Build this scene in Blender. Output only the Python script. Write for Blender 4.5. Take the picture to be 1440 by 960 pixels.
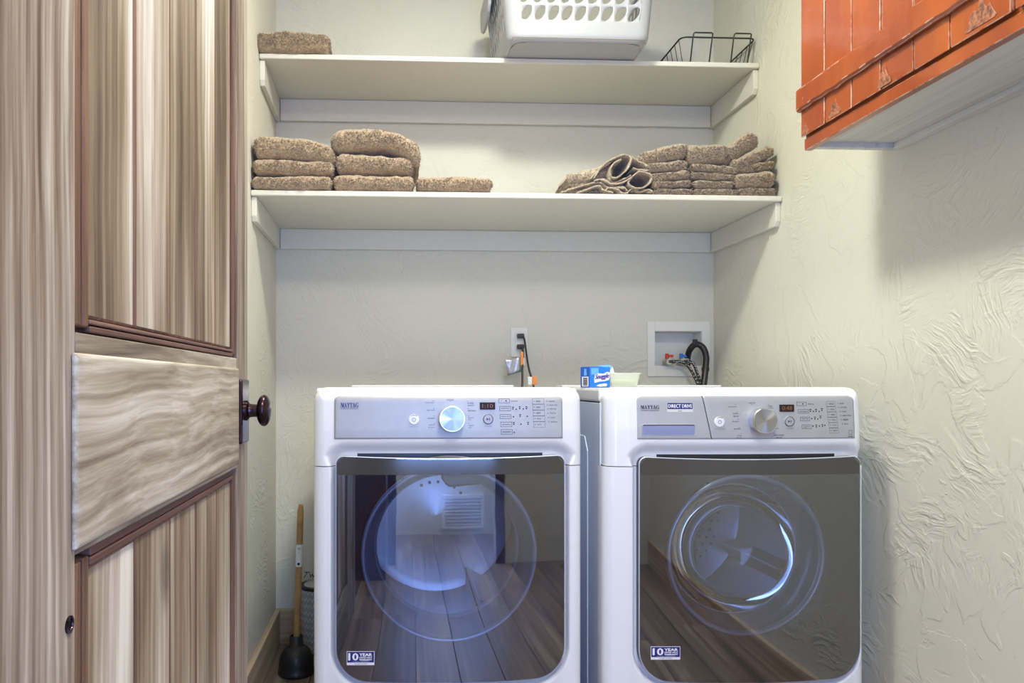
import bpy, bmesh, math, random
from mathutils import Vector, Matrix, noise
for o in list(bpy.data.objects): bpy.data.objects.remove(o)
C = bpy.context.scene
COL = C.collection
PI = math.pi

# ------------------------------------------------------------------ camera
TH = math.atan(0.043); CAMZ = 1.05
cd = bpy.data.cameras.new('camera'); cam = bpy.data.objects.new('camera', cd); COL.objects.link(cam)
cam.location = (0, 0, CAMZ); cam.rotation_euler = (PI/2, 0, -TH)
cd.sensor_width = 36; cd.lens = 25.0; cd.shift_x = 0.0882; cd.shift_y = 0.041; cd.clip_start = 0.02
C.camera = cam
# ------------------------------------------------------------------ world, lights, exposure
w = bpy.data.worlds.new('world'); C.world = w; w.use_nodes = True
w.node_tree.nodes['Background'].inputs[0].default_value = (0.55, 0.68, 1.0, 1)
w.node_tree.nodes['Background'].inputs[1].default_value = 1.0
def area(name, loc, rot, sx, sy, power, col, shape='RECTANGLE'):
    l = bpy.data.lights.new(name, 'AREA'); l.shape = shape; l.size = sx
    if shape == 'RECTANGLE': l.size_y = sy
    l.energy = power; l.color = col
    o = bpy.data.objects.new(name, l); COL.objects.link(o); o.location = loc; o.rotation_euler = rot
    return o
LAMP = (0.36, 1.60, 2.66)
_l = bpy.data.lights.new('laundry_ceiling_lamp_light', 'POINT'); _l.energy = 17; _l.color = (0.98, 1.0, 0.86); _l.shadow_soft_size = .06
_o = bpy.data.objects.new('laundry_ceiling_lamp_light', _l); COL.objects.link(_o); _o.location = (LAMP[0], LAMP[1], 2.61)
area('laundry_ceiling_lamp_downlight', (LAMP[0], LAMP[1], 2.665), (0, 0, 0), 0.24, 0, 19, (0.98, 1.0, 0.86), 'DISK')
area('laundry_fill_light', (0.40, 0.15, 2.60), (0, 0, 0), 0.5, 0, 27, (1.0, 0.965, 0.86), 'DISK')  # fill light added above the camera to lift the shadows
area('hall_fill_light', (0.35, -0.95, 2.60), (0, 0, 0), 0.5, 0, 12, (1.0, 0.97, 0.92), 'DISK')  # neutral fill added in the unseen hall, no known lamp
area('hall_window_daylight', (0.30, -1.24, 1.25), (PI/2, 0, 0), 1.2, 1.5, 38, (0.25, 0.42, 1.0))
vs = C.view_settings
vs.view_transform = 'Standard'; vs.look = 'None'; vs.gamma = 1; vs.use_curve_mapping = False; vs.exposure = 0.10

# ------------------------------------------------------------------ room size (m)
YB = 2.909; XL = -0.467; XR = 1.343; YFW = -0.50; ZC = 2.74
def PX(px, Y):                       # x of a point seen at column px at depth Y
    return Y*math.tan(math.atan((px-593)/1000)+TH)
def PZ(py, X, Y):
    return CAMZ + (539-py)/1000*(X*math.sin(TH)+Y*math.cos(TH))
def PYw(px, X):                      # depth on a plane x = X
    return X/math.tan(math.atan((px-593)/1000)+TH)
def at(px, py, Y):
    X = PX(px, Y); return Vector((X, Y, PZ(py, X, Y)))

# ------------------------------------------------------------------ helpers
def tag(o, label=None, cat=None, group=None, kind=None):
    for k, v in (('label', label), ('category', cat), ('group', group), ('kind', kind)):
        if v: o[k] = v
    return o
ORG = {}
def thing(name, label, cat, loc=(0, 0, 0), group=None):
    o = bpy.data.objects.new(name, None); COL.objects.link(o); o.location = loc; o.empty_display_size = .05
    ORG[o] = Vector(loc); return tag(o, label, cat, group)
def obj(name, bm, mat, parent=None, smooth=False, bevel=0, seg=2, org=None, sub=0, label=None, solid=0, angle=None):
    """bm is in world coordinates"""
    O = ORG[parent] if parent else Vector(org if org is not None else (0, 0, 0))
    bm.transform(Matrix.Translation(-O))
    bmesh.ops.recalc_face_normals(bm, faces=bm.faces) if not bm.faces or not smooth == 'keep' else None
    me = bpy.data.meshes.new(name); bm.to_mesh(me); bm.free()
    if smooth:
        for p in me.polygons: p.use_smooth = True
    if mat: me.materials.append(mat)
    o = bpy.data.objects.new(name, me); COL.objects.link(o)
    ORG[o] = O
    if parent: o.parent = parent
    else: o.location = O
    if solid:
        m = o.modifiers.new('solid', 'SOLIDIFY'); m.thickness = solid; m.offset = 0
    if bevel:
        m = o.modifiers.new('bevel', 'BEVEL'); m.width = bevel; m.segments = seg; m.limit_method = 'ANGLE'; m.angle_limit = .7
    if sub:
        m = o.modifiers.new('sub', 'SUBSURF'); m.levels = sub; m.render_levels = sub
    if angle and smooth:
        me.set_sharp_from_angle(angle=angle)
    if label: o['label'] = label
    return o
def NB(): return bmesh.new()
def box(bm, x0, x1, y0, y1, z0, z1):
    v = [bm.verts.new(p) for p in ((x0,y0,z0),(x1,y0,z0),(x1,y1,z0),(x0,y1,z0),(x0,y0,z1),(x1,y0,z1),(x1,y1,z1),(x0,y1,z1))]
    for f in ((0,1,2,3),(7,6,5,4),(0,4,5,1),(1,5,6,2),(2,6,7,3),(3,7,4,0)): bm.faces.new([v[i] for i in f])
    return bm
def bx(*a): return box(NB(), *a)
def prism(bm, pts, vec):
    """closed polygon pts (3D) extruded by vec"""
    vec = Vector(vec)
    a = [bm.verts.new(Vector(p)) for p in pts]; b = [bm.verts.new(Vector(p)+vec) for p in pts]
    n = len(pts)
    bm.faces.new(a); bm.faces.new(b[::-1])
    for i in range(n): bm.faces.new((a[i], a[(i+1) % n], b[(i+1) % n], b[i]))
    return bm
def catmull(pts, n=8):
    P = [Vector(p) for p in pts]; out = []
    for i in range(len(P)-1):
        p0 = P[max(i-1, 0)]; p1 = P[i]; p2 = P[i+1]; p3 = P[min(i+2, len(P)-1)]
        for k in range(n):
            t = k/n
            out.append(0.5*((2*p1)+(-p0+p2)*t+(2*p0-5*p1+4*p2-p3)*t*t+(-p0+3*p1-3*p2+p3)*t**3))
    out.append(P[-1]); return out
def tube(bm, pts, r, seg=8, caps=True, closed=False, rf=None):
    P = [Vector(p) for p in pts]; n = len(P); rings = []
    up = None
    for i, p in enumerate(P):
        if closed: t = (P[(i+1) % n]-P[i-1]).normalized()
        else: t = (P[min(i+1, n-1)]-P[max(i-1, 0)]).normalized()
        if up is None:
            up = Vector((0, 0, 1)) if abs(t.z) < .9 else Vector((0, 1, 0))
        s = t.cross(up).normalized(); up = s.cross(t).normalized()
        rr = rf(i/(n-1)) if rf else r
        rings.append([bm.verts.new(p+(s*math.cos(2*PI*k/seg)+up*math.sin(2*PI*k/seg))*rr) for k in range(seg)])
    m = n if closed else n-1
    for i in range(m):
        a, b = rings[i], rings[(i+1) % n]
        for k in range(seg): bm.faces.new((a[k], a[(k+1) % seg], b[(k+1) % seg], b[k]))
    if caps and not closed:
        bm.faces.new(rings[0][::-1]); bm.faces.new(rings[-1])
    return bm
def lathe(bm, prof, c, axis='Z', seg=32, cap=True):
    """prof: (radius, height along axis)"""
    c = Vector(c); rings = []
    for r, h in prof:
        ring = []
        for k in range(seg):
            a = 2*PI*k/seg; u, v = r*math.cos(a), r*math.sin(a)
            p = {'Z': (u, v, h), 'Y': (u, h, v), 'X': (h, u, v)}[axis]
            ring.append(bm.verts.new(c+Vector(p)))
        rings.append(ring)
    for a, b in zip(rings, rings[1:]):
        for k in range(seg): bm.faces.new((a[k], a[(k+1) % seg], b[(k+1) % seg], b[k]))
    if cap:
        bm.faces.new(rings[0][::-1]); bm.faces.new(rings[-1])
    return bm
def rrect(x0, x1, z0, z1, rt, rb, n=8):
    """rounded rectangle outline in (x,z), CCW from bottom left; rt top radius, rb bottom radius"""
    out = []
    for cx, cz, r, a0 in ((x1-rb, z0+rb, rb, -PI/2), (x1-rt, z1-rt, rt, 0), (x0+rt, z1-rt, rt, PI/2), (x0+rb, z0+rb, rb, PI)):
        for k in range(n+1):
            a = a0+PI/2*k/n; out.append((cx+r*math.cos(a), cz+r*math.sin(a)))
    return out

# ------------------------------------------------------------------ materials
MATS = {}
def S(nt, typ, **kw):
    n = nt.nodes.new(typ)
    for k, v in kw.items():
        if k in n.inputs: n.inputs[k].default_value = v
        else: setattr(n, k, v)
    return n
def mat(name, col=(.8, .8, .8), rough=.5, metal=0, coat=0, spec=.5, noise_amt=0, noise_scale=40, bump=0, bump_scale=200, emit=None, estr=0, trans=0, sheen=0):
    if name in MATS: return MATS[name]
    m = bpy.data.materials.new(name); m.use_nodes = True; nt = m.node_tree; b = nt.nodes['Principled BSDF']
    b.inputs['Base Color'].default_value = (*col, 1); b.inputs['Roughness'].default_value = rough
    b.inputs['Metallic'].default_value = metal; b.inputs['Coat Weight'].default_value = coat; b.inputs['Coat Roughness'].default_value = .08
    b.inputs['Specular IOR Level'].default_value = spec; b.inputs['Transmission Weight'].default_value = trans
    if sheen: b.inputs['Sheen Weight'].default_value = sheen
    if emit:
        b.inputs['Emission Color'].default_value = (*emit, 1); b.inputs['Emission Strength'].default_value = estr
    tc = S(nt, 'ShaderNodeTexCoord')
    n = S(nt, 'ShaderNodeTexNoise', Scale=noise_scale, Detail=4.0); nt.links.new(tc.outputs['Object'], n.inputs['Vector'])
    r = S(nt, 'ShaderNodeValToRGB'); k = noise_amt
    r.color_ramp.elements[0].color = (*[c*(1-k) for c in col], 1); r.color_ramp.elements[0].position = .3
    r.color_ramp.elements[1].color = (*[min(1, c*(1+k)) for c in col], 1); r.color_ramp.elements[1].position = .7
    nt.links.new(n.outputs['Fac'], r.inputs['Fac']); nt.links.new(r.outputs['Color'], b.inputs['Base Color'])
    if bump:
        n2 = S(nt, 'ShaderNodeTexNoise', Scale=bump_scale, Detail=3.0); nt.links.new(tc.outputs['Object'], n2.inputs['Vector'])
        bp = S(nt, 'ShaderNodeBump', Strength=bump, Distance=.002)
        nt.links.new(n2.outputs['Fac'], bp.inputs['Height']); nt.links.new(bp.outputs['Normal'], b.inputs['Normal'])
    MATS[name] = m; return m

def wall_mat(name, axis, col, strength=1.0, offs=0.0):
    """skip-trowel plaster: patches of combed ridges at random angles plus ragged plaster edges"""
    m = bpy.data.materials.new(name); m.use_nodes = True; nt = m.node_tree; b = nt.nodes['Principled BSDF']; L = nt.links.new
    b.inputs['Roughness'].default_value = .62; b.inputs['Specular IOR Level'].default_value = .35
    tc = S(nt, 'ShaderNodeTexCoord'); mp = S(nt, 'ShaderNodeMapping'); L(tc.outputs['Object'], mp.inputs['Vector'])
    mp.inputs['Location'].default_value = (offs, offs*1.7, offs*.6)
    dn = S(nt, 'ShaderNodeTexNoise', Scale=4.0, Detail=3.0); L(mp.outputs[0], dn.inputs['Vector'])
    ds = S(nt, 'ShaderNodeVectorMath', operation='MULTIPLY_ADD'); L(dn.outputs['Color'], ds.inputs[0])
    ds.inputs[1].default_value = (.16, .16, .16); L(mp.outputs[0], ds.inputs[2])
    vo = S(nt, 'ShaderNodeTexVoronoi', Scale=5.5); L(ds.outputs[0], vo.inputs['Vector'])
    sep = S(nt, 'ShaderNodeSeparateColor'); L(vo.outputs['Color'], sep.inputs[0])
    an = S(nt, 'ShaderNodeMath', operation='MULTIPLY'); L(sep.outputs[0], an.inputs[0]); an.inputs[1].default_value = 6.28
    vr = S(nt, 'ShaderNodeVectorRotate'); vr.rotation_type = 'X_AXIS' if axis == 'X' else 'Y_AXIS'
    L(ds.outputs[0], vr.inputs['Vector']); L(an.outputs[0], vr.inputs['Angle'])
    mp2 = S(nt, 'ShaderNodeMapping'); L(vr.outputs[0], mp2.inputs['Vector']); mp2.inputs['Scale'].default_value = (12, 12, 75) 
    wn = S(nt, 'ShaderNodeTexNoise', Scale=1.0, Detail=3.0, Roughness=.55); L(mp2.outputs[0], wn.inputs['Vector'])
    wr = S(nt, 'ShaderNodeMapRange'); wr.inputs[1].default_value = .42; wr.inputs[2].default_value = .72; L(wn.outputs['Fac'], wr.inputs[0])
    pm = S(nt, 'ShaderNodeTexNoise', Scale=5.0, Detail=2.0); L(mp.outputs[0], pm.inputs['Vector'])
    pr = S(nt, 'ShaderNodeMapRange'); pr.inputs[1].default_value = .47; pr.inputs[2].default_value = .60; L(pm.outputs['Fac'], pr.inputs[0])
    h1 = S(nt, 'ShaderNodeMath', operation='MULTIPLY'); L(wr.outputs[0], h1.inputs[0]); L(pr.outputs[0], h1.inputs[1])
    # ragged ledge edges
    ln = S(nt, 'ShaderNodeTexNoise', Scale=7.0, Detail=5.0, Roughness=.55, Distortion=.8); L(mp.outputs[0], ln.inputs['Vector'])
    lr = S(nt, 'ShaderNodeMapRange'); lr.inputs[1].default_value = .52; lr.inputs[2].default_value = .555; L(ln.outputs['Fac'], lr.inputs[0])
    h2 = S(nt, 'ShaderNodeMath', operation='MULTIPLY_ADD'); L(lr.outputs[0], h2.inputs[0]); h2.inputs[1].default_value = .38; L(h1.outputs[0], h2.inputs[2])
    fn = S(nt, 'ShaderNodeTexNoise', Scale=60.0, Detail=3.0); L(mp.outputs[0], fn.inputs['Vector'])
    h3 = S(nt, 'ShaderNodeMath', operation='MULTIPLY_ADD'); L(fn.outputs['Fac'], h3.inputs[0]); h3.inputs[1].default_value = .18; L(h2.outputs[0], h3.inputs[2])
    bp = S(nt, 'ShaderNodeBump', Strength=strength, Distance=.0035); L(h3.outputs[0], bp.inputs['Height']); L(bp.outputs[0], b.inputs['Normal'])
    cn = S(nt, 'ShaderNodeTexNoise', Scale=3.0, Detail=3.0); L(mp.outputs[0], cn.inputs['Vector'])
    cr = S(nt, 'ShaderNodeValToRGB'); cr.color_ramp.elements[0].color = (*[c*.95 for c in col], 1); cr.color_ramp.elements[1].color = (*col, 1)
    L(cn.outputs['Fac'], cr.inputs['Fac']); L(cr.outputs[0], b.inputs['Base Color'])
    return m
WALLC = (.665, .648, .560)
M_WB = wall_mat('plaster_back', 'Y', WALLC, .55)
M_WR = wall_mat('plaster_right', 'X', WALLC, .62, 3.1)
M_WL = wall_mat('plaster_left', 'X', WALLC, .55, 7.7)
M_SHELF = mat('shelf_paint', (.65, .63, .555), .45, noise_amt=.02, bump=.15, bump_scale=60)
M_CEIL = mat('ceiling_paint', (.78, .76, .70), .8, bump=.2, bump_scale=50)

def wood(name, cols, axis='Z', scale=1.0, rough=.55, white=0.0, coat=0, bump=.35, blotch=0.35, red=None, wob=.016):
    if name in MATS: return MATS[name]
    m = bpy.data.materials.new(name); m.use_nodes = True; nt = m.node_tree; b = nt.nodes['Principled BSDF']; L = nt.links.new
    b.inputs['Roughness'].default_value = rough; b.inputs['Coat Weight'].default_value = coat; b.inputs['Coat Roughness'].default_value = .12
    tc = S(nt, 'ShaderNodeTexCoord'); oi = S(nt, 'ShaderNodeObjectInfo')
    ad = S(nt, 'ShaderNodeVectorMath', operation='MULTIPLY_ADD')
    cb = S(nt, 'ShaderNodeCombineXYZ'); L(oi.outputs['Random'], cb.inputs[0]); L(oi.outputs['Random'], cb.inputs[1]); L(oi.outputs['Random'], cb.inputs[2])
    L(cb.outputs[0], ad.inputs[0]); ad.inputs[1].default_value = (13, 17, 9); L(tc.outputs['Object'], ad.inputs[2])
    big = S(nt, 'ShaderNodeTexNoise', Scale=3.0, Detail=2.0); L(ad.outputs[0], big.inputs['Vector'])
    dd = S(nt, 'ShaderNodeVectorMath', operation='MULTIPLY_ADD'); L(big.outputs['Color'], dd.inputs[0]); dd.inputs[1].default_value = (wob, wob, wob); L(ad.outputs[0], dd.inputs[2])
    mp = S(nt, 'ShaderNodeMapping'); L(dd.outputs[0], mp.inputs['Vector'])
    sc = {'Z': (60, 60, 1.6), 'Y': (60, 1.6, 60), 'X': (1.6, 60, 60)}[axis]; fine = 1.5
    mp.inputs['Scale'].default_value = tuple(s*scale*(fine if s == 60 else 1) for s in sc)
    g = S(nt, 'ShaderNodeTexNoise', Scale=1.0, Detail=6.0, Roughness=.62); L(mp.outputs[0], g.inputs['Vector'])
    mpb = S(nt, 'ShaderNodeMapping'); L(dd.outputs[0], mpb.inputs['Vector'])
    mpb.inputs['Scale'].default_value = tuple({60: 11.0, 1.6: 1.1}[s]*scale for s in sc)
    bl = S(nt, 'ShaderNodeTexNoise', Scale=1.0, Detail=3.0); L(mpb.outputs[0], bl.inputs['Vector'])
    mx = S(nt, 'ShaderNodeMix'); mx.data_type = 'FLOAT'; mx.inputs[0].default_value = blotch; L(g.outputs['Fac'], mx.inputs[2]); L(bl.outputs['Fac'], mx.inputs[3])
    cr = S(nt, 'ShaderNodeValToRGB'); L(mx.outputs[0], cr.inputs['Fac']); el = cr.color_ramp.elements
    lo, hi = .37, .63
    el[0].position = lo; el[0].color = (*cols[0], 1); el[1].position = hi; el[1].color = (*cols[-1], 1)
    for i, c in enumerate(cols[1:-1]):
        e = el.new(lo+(hi-lo)*(i+1)/(len(cols)-1)); e.color = (*c, 1)
    out = cr.outputs[0]
    # knots
    vo = S(nt, 'ShaderNodeTexVoronoi', Scale=3.2); 
    mk = S(nt, 'ShaderNodeMapping'); L(ad.outputs[0], mk.inputs['Vector']); mk.inputs['Scale'].default_value = tuple({60: 1.0, 1.6: .5}[s] for s in sc); L(mk.outputs[0], vo.inputs['Vector'])
    kr = S(nt, 'ShaderNodeMapRange'); kr.inputs[1].default_value = .03; kr.inputs[2].default_value = .09; kr.inputs[3].default_value = .55; kr.inputs[4].default_value = 0; L(vo.outputs['Distance'], kr.inputs[0])
    m3 = S(nt, 'ShaderNodeMix'); m3.data_type = 'RGBA'; L(kr.outputs[0], m3.inputs[0]); L(out, m3.inputs[6]); m3.inputs[7].default_value = (*[c*.45 for c in cols[0]], 1)
    L(m3.outputs[2], b.inputs['Base Color'])
    bp = S(nt, 'ShaderNodeBump', Strength=bump, Distance=.0015); L(g.outputs['Fac'], bp.inputs['Height']); L(bp.outputs[0], b.inputs['Normal'])
    MATS[name] = m; return m
DCOL = [(.085, .055, .038), (.21, .155, .115), (.34, .285, .235), (.53, .485, .43)]
M_DV = wood('door_wood_vertical', DCOL, 'Z', 1.0)
M_DP = wood('door_plank_wood', [(.09, .058, .035), (.24, .175, .115), (.44, .375, .30), (.74, .70, .64)], 'Z', .9, blotch=.66)
M_DH = wood('door_wood_horizontal', [(.09, .065, .045), (.23, .185, .135), (.39, .34, .27), (.60, .56, .50)], 'Y', .8, blotch=.45, wob=.05)
M_DM = wood('door_moulding_wood', [(.07, .032, .018), (.16, .08, .045), (.26, .15, .09)], 'Z', 1.2)
M_DR = wood('door_groove_wood', [(.07, .032, .024), (.13, .062, .046), (.2, .11, .08)], 'Y', 1.2)
M_BASE = wood('baseboard_wood', [(.28, .18, .10), (.50, .37, .23), (.66, .53, .37)], 'Y', .6)
M_BASEX = wood('baseboard_wood_back', [(.30, .20, .11), (.46, .33, .19), (.58, .44, .28)], 'X', .6)
M_FLOOR = wood('floor_wood', [(.11, .075, .055), (.24, .17, .12), (.42, .34, .27)], 'Y', .5, rough=.4, blotch=.5)
M_DARKW = wood('dark_cabinet_wood', [(.05, .022, .016), (.10, .045, .03), (.15, .07, .05)], 'Z', .7, rough=.35)
def orange_mat():
    m = bpy.data.materials.new('distressed_orange_paint'); m.use_nodes = True; nt = m.node_tree; b = nt.nodes['Principled BSDF']; L = nt.links.new
    b.inputs['Roughness'].default_value = .28; b.inputs['Coat Weight'].default_value = .55; b.inputs['Coat Roughness'].default_value = .07
    tc = S(nt, 'ShaderNodeTexCoord')
    mp = S(nt, 'ShaderNodeMapping'); mp.inputs['Scale'].default_value = (8, 8, 2); L(tc.outputs['Object'], mp.inputs['Vector'])
    n = S(nt, 'ShaderNodeTexNoise', Scale=1.0, Detail=5.0); L(mp.outputs[0], n.inputs['Vector'])
    cr = S(nt, 'ShaderNodeValToRGB'); el = cr.color_ramp.elements; el[0].position = .3; el[0].color = (.20, .026, .004, 1); el[1].position = .7; el[1].color = (.38, .082, .010, 1)
    L(n.outputs['Fac'], cr.inputs['Fac'])
    mp2 = S(nt, 'ShaderNodeMapping'); mp2.inputs['Scale'].default_value = (30, 30, 14); L(tc.outputs['Object'], mp2.inputs['Vector'])
    s = S(nt, 'ShaderNodeTexNoise', Scale=1.0, Detail=8.0, Roughness=.7); L(mp2.outputs[0], s.inputs['Vector'])
    r = S(nt, 'ShaderNodeMapRange'); r.inputs[1].default_value = .665; r.inputs[2].default_value = .70; L(s.outputs['Fac'], r.inputs[0])
    mx = S(nt, 'ShaderNodeMix'); mx.data_type = 'RGBA'; L(r.outputs[0], mx.inputs[0]); L(cr.outputs[0], mx.inputs[6]); mx.inputs[7].default_value = (.55, .36, .27, 1)
    L(mx.outputs[2], b.inputs['Base Color'])
    s2 = S(nt, 'ShaderNodeTexNoise', Scale=30.0, Detail=3.0); L(tc.outputs['Object'], s2.inputs['Vector'])
    bp = S(nt, 'ShaderNodeBump', Strength=.35, Distance=.003); L(s2.outputs['Fac'], bp.inputs['Height']); L(bp.outputs[0], b.inputs['Normal']); L(bp.outputs[0], b.inputs['Coat Normal'])
    return m
M_OR = orange_mat()
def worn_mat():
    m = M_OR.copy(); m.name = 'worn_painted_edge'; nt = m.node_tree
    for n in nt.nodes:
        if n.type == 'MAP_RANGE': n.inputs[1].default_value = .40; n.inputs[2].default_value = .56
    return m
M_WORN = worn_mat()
M_SCR = mat('scraped_bare_wood', (.26, .095, .05), .35, noise_amt=.75, noise_scale=150, coat=.7)
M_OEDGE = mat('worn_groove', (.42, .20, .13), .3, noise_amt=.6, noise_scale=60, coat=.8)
M_UNDER = wood('cabinet_underside', [(.50, .50, .48), (.62, .62, .59), (.68, .68, .65)], 'Y', .5, bump=.2)
M_WHITE = mat('white_enamel', (.80, .80, .83), .22, coat=.6)
M_WPL = mat('white_plastic', (.80, .81, .84), .28, coat=.3)
M_SIDE = mat('side_steel', (.66, .74, .88), .3, coat=.3)  # white steel, with its bluish shade mixed into the colour
M_BASK = mat('basket_plastic', (.40, .41, .435), .45)
M_CONS = mat('console_silver', (.42, .43, .45), .42, metal=.25, noise_amt=.03)
M_INK = mat('console_ink', (.03, .03, .045), .9, spec=.1)
M_NAVY = mat('navy_print', (.03, .035, .20), .8, spec=.15)
M_WINK = mat('white_print', (.85, .85, .88), .4)
M_CHR = mat('brushed_metal', (.66, .68, .72), .25, metal=1)
M_RING = mat('satin_ring', (.70, .76, .86), .28, metal=.4)
M_STEEL = mat('drum_steel', (.62, .66, .72), .32, metal=.75, noise_amt=.08, noise_scale=6)
M_BLKPL = mat('black_plastic', (.02, .02, .024), .35)
M_DISP = mat('display_screen', (.03, .018, .015), .5, spec=.2)
M_SEG = mat('display_segments', (.10, .05, .03), .3, emit=(1, .35, .1), estr=.15)
M_DKGR = mat('door_inner_grey', (.085, .085, .09), .45)
M_GASK = mat('gasket_rubber', (.28, .30, .33), .5)
M_RECESS = mat('recess_shadow_grey', (.30, .33, .42), .35, coat=.5)
M_BRZ = mat('oil_rubbed_bronze', (.055, .03, .04), .2, metal=.85, noise_amt=.5, noise_scale=25)
M_RUB = mat('black_rubber', (.018, .017, .017), .38)
M_STICK = mat('handle_wood', (.42, .25, .09), .5, noise_amt=.2, noise_scale=30)
M_PAPER = mat('white_label', (.78, .78, .76), .6)
M_FOIL = mat('silver_foil', (.42, .43, .48), .35, metal=.6, bump=.9, bump_scale=90)
M_ORT = mat('orange_tag', (.75, .26, .06), .5)
M_CORD = mat('black_cord', (.03, .027, .025), .45)
M_BRAID = mat('braided_hose', (.035, .03, .03), .4, noise_amt=.9, noise_scale=300, bump=.7, bump_scale=300)
M_RED = mat('red_valve', (.6, .05, .03), .35)
M_BLUEV = mat('blue_valve', (.03, .17, .62), .35)
M_BRASS = mat('valve_metal', (.55, .55, .5), .3, metal=.9)
M_OUT = mat('outlet_plastic', (.74, .73, .68), .4)
M_OUTD = mat('outlet_slots', (.10, .12, .2), .4)
M_BOXB = mat('carton_blue', (.015, .19, .72), .4, noise_amt=.1, noise_scale=12)
M_BOXL = mat('carton_light_blue', (.12, .42, .85), .4)
M_BOXD = mat('carton_dark_blue', (.015, .09, .42), .4)
M_POD = mat('pale_green_pod', (.55, .66, .30), .4)
M_WIRE = mat('black_wire', (.02, .024, .024), .35)
M_BLKH = mat('scribble_ink', (.03, .03, .03), .6)
M_MESHG = mat('lint_grille', (.14, .16, .2), .4, metal=.5)
def towel_mat(name, col):
    m = bpy.data.materials.new(name); m.use_nodes = True; nt = m.node_tree; b = nt.nodes['Principled BSDF']; L = nt.links.new
    b.inputs['Roughness'].default_value = .95; b.inputs['Sheen Weight'].default_value = .5; b.inputs['Sheen Roughness'].default_value = .5; b.inputs['Specular IOR Level'].default_value = .1
    tc = S(nt, 'ShaderNodeTexCoord'); n = S(nt, 'ShaderNodeTexNoise', Scale=170.0, Detail=2.5); L(tc.outputs['Object'], n.inputs['Vector'])
    cr = S(nt, 'ShaderNodeValToRGB'); e = cr.color_ramp.elements; e[0].position = .35; e[0].color = (*[c*.70 for c in col], 1); e[1].position = .65; e[1].color = (*[min(1, c*1.25) for c in col], 1)
    L(n.outputs['Fac'], cr.inputs['Fac']); L(cr.outputs[0], b.inputs['Base Color'])
    bp = S(nt, 'ShaderNodeBump', Strength=.9, Distance=.003); L(n.outputs['Fac'], bp.inputs['Height']); L(bp.outputs[0], b.inputs['Normal'])
    return m
M_TOW = towel_mat('beige_terry', (.38, .28, .185))
M_TOW2 = towel_mat('taupe_terry', (.35, .27, .19))
M_CLO = towel_mat('thin_beige_cloth', (.40, .325, .235))
def smoked():
    m = bpy.data.materials.new('smoked_door_glass'); m.use_nodes = True; nt = m.node_tree; L = nt.links.new
    nt.nodes.remove(nt.nodes['Principled BSDF'])
    t = S(nt, 'ShaderNodeBsdfTransparent'); t.inputs[0].default_value = (.68, .70, .76, 1)
    g = S(nt, 'ShaderNodeBsdfGlossy'); g.inputs['Color'].default_value = (.95, .97, 1, 1); g.inputs['Roughness'].default_value = .02
    lw = S(nt, 'ShaderNodeFresnel'); lw.inputs[0].default_value = 2.6
    mx = S(nt, 'ShaderNodeMixShader'); L(lw.outputs[0], mx.inputs[0]); L(t.outputs[0], mx.inputs[1]); L(g.outputs[0], mx.inputs[2])
    L(mx.outputs[0], nt.nodes['Material Output'].inputs[0]); return m
M_GLASS = smoked()
def clearglass(name, tint, ior=1.5):
    m = bpy.data.materials.new(name); m.use_nodes = True; nt = m.node_tree; L = nt.links.new
    nt.nodes.remove(nt.nodes['Principled BSDF'])
    t = S(nt, 'ShaderNodeBsdfTransparent'); t.inputs[0].default_value = (*tint, 1)
    g = S(nt, 'ShaderNodeBsdfGlossy'); g.inputs['Roughness'].default_value = .03
    lw = S(nt, 'ShaderNodeFresnel'); lw.inputs[0].default_value = ior
    mx = S(nt, 'ShaderNodeMixShader'); L(lw.outputs[0], mx.inputs[0]); L(t.outputs[0], mx.inputs[1]); L(g.outputs[0], mx.inputs[2])
    L(mx.outputs[0], nt.nodes['Material Output'].inputs[0]); return m
M_BOWL = clearglass('bowl_glass', (.90, .93, .97), 1.65)
def tubmat():
    m = bpy.data.materials.new('frosted_tub'); m.use_nodes = True; nt = m.node_tree; b = nt.nodes['Principled BSDF']
    b.inputs['Base Color'].default_value = (.80, .83, .70, 1); b.inputs['Roughness'].default_value = .25
    t = S(nt, 'ShaderNodeBsdfTransparent'); mx = S(nt, 'ShaderNodeMixShader'); mx.inputs[0].default_value = .42
    nt.links.new(t.outputs[0], mx.inputs[1]); nt.links.new(b.outputs[0], mx.inputs[2]); nt.links.new(mx.outputs[0], nt.nodes['Material Output'].inputs[0]); return m
M_TUB = tubmat()
M_DAY = mat('window_daylight', (.4, .6, 1), .5, emit=(.25, .45, 1.0), estr=2.0)
M_LAMPG = mat('lamp_diffuser', (.9, .9, .85), .5, emit=(1, .96, .85), estr=9)

# ------------------------------------------------------------------ the setting
def struct(name, bm, m, bevel=0):
    return tag(obj(name, bm, m, bevel=bevel), kind='structure')
T = .10
# back wall with an opening for the washer supply box
ox0, ox1 = PX(920, YB), PX(987, YB); oz0, oz1 = PZ(515, 1.1, YB), PZ(465, 1.1, YB)
b = NB()
box(b, XL-T, ox0, YB, YB+T, 0, ZC); box(b, ox1, XR+T, YB, YB+T, 0, ZC)
box(b, ox0, ox1, YB, YB+T, 0, oz0); box(b, ox0, ox1, YB, YB+T, oz1, ZC)
struct('wall_back', b, M_WB)
struct('wall_left', bx(XL-T, XL, YFW-.1, YB, 0, ZC), M_WL)
struct('wall_right', bx(XR, XR+T, YFW-.1, YB, 0, ZC), M_WR)
struct('ceiling', bx(XL-T, XR+T, -1.4, YB+T, ZC, ZC+.08), M_CEIL)
b = NB(); DX0, DX1 = -.06, .68
box(b, XL, DX0, YFW-.1, YFW, 0, ZC); box(b, DX1, XR, YFW-.1, YFW, 0, ZC); box(b, DX0, DX1, YFW-.1, YFW, 2.05, ZC)
struct('wall_front', b, M_WB)
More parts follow.
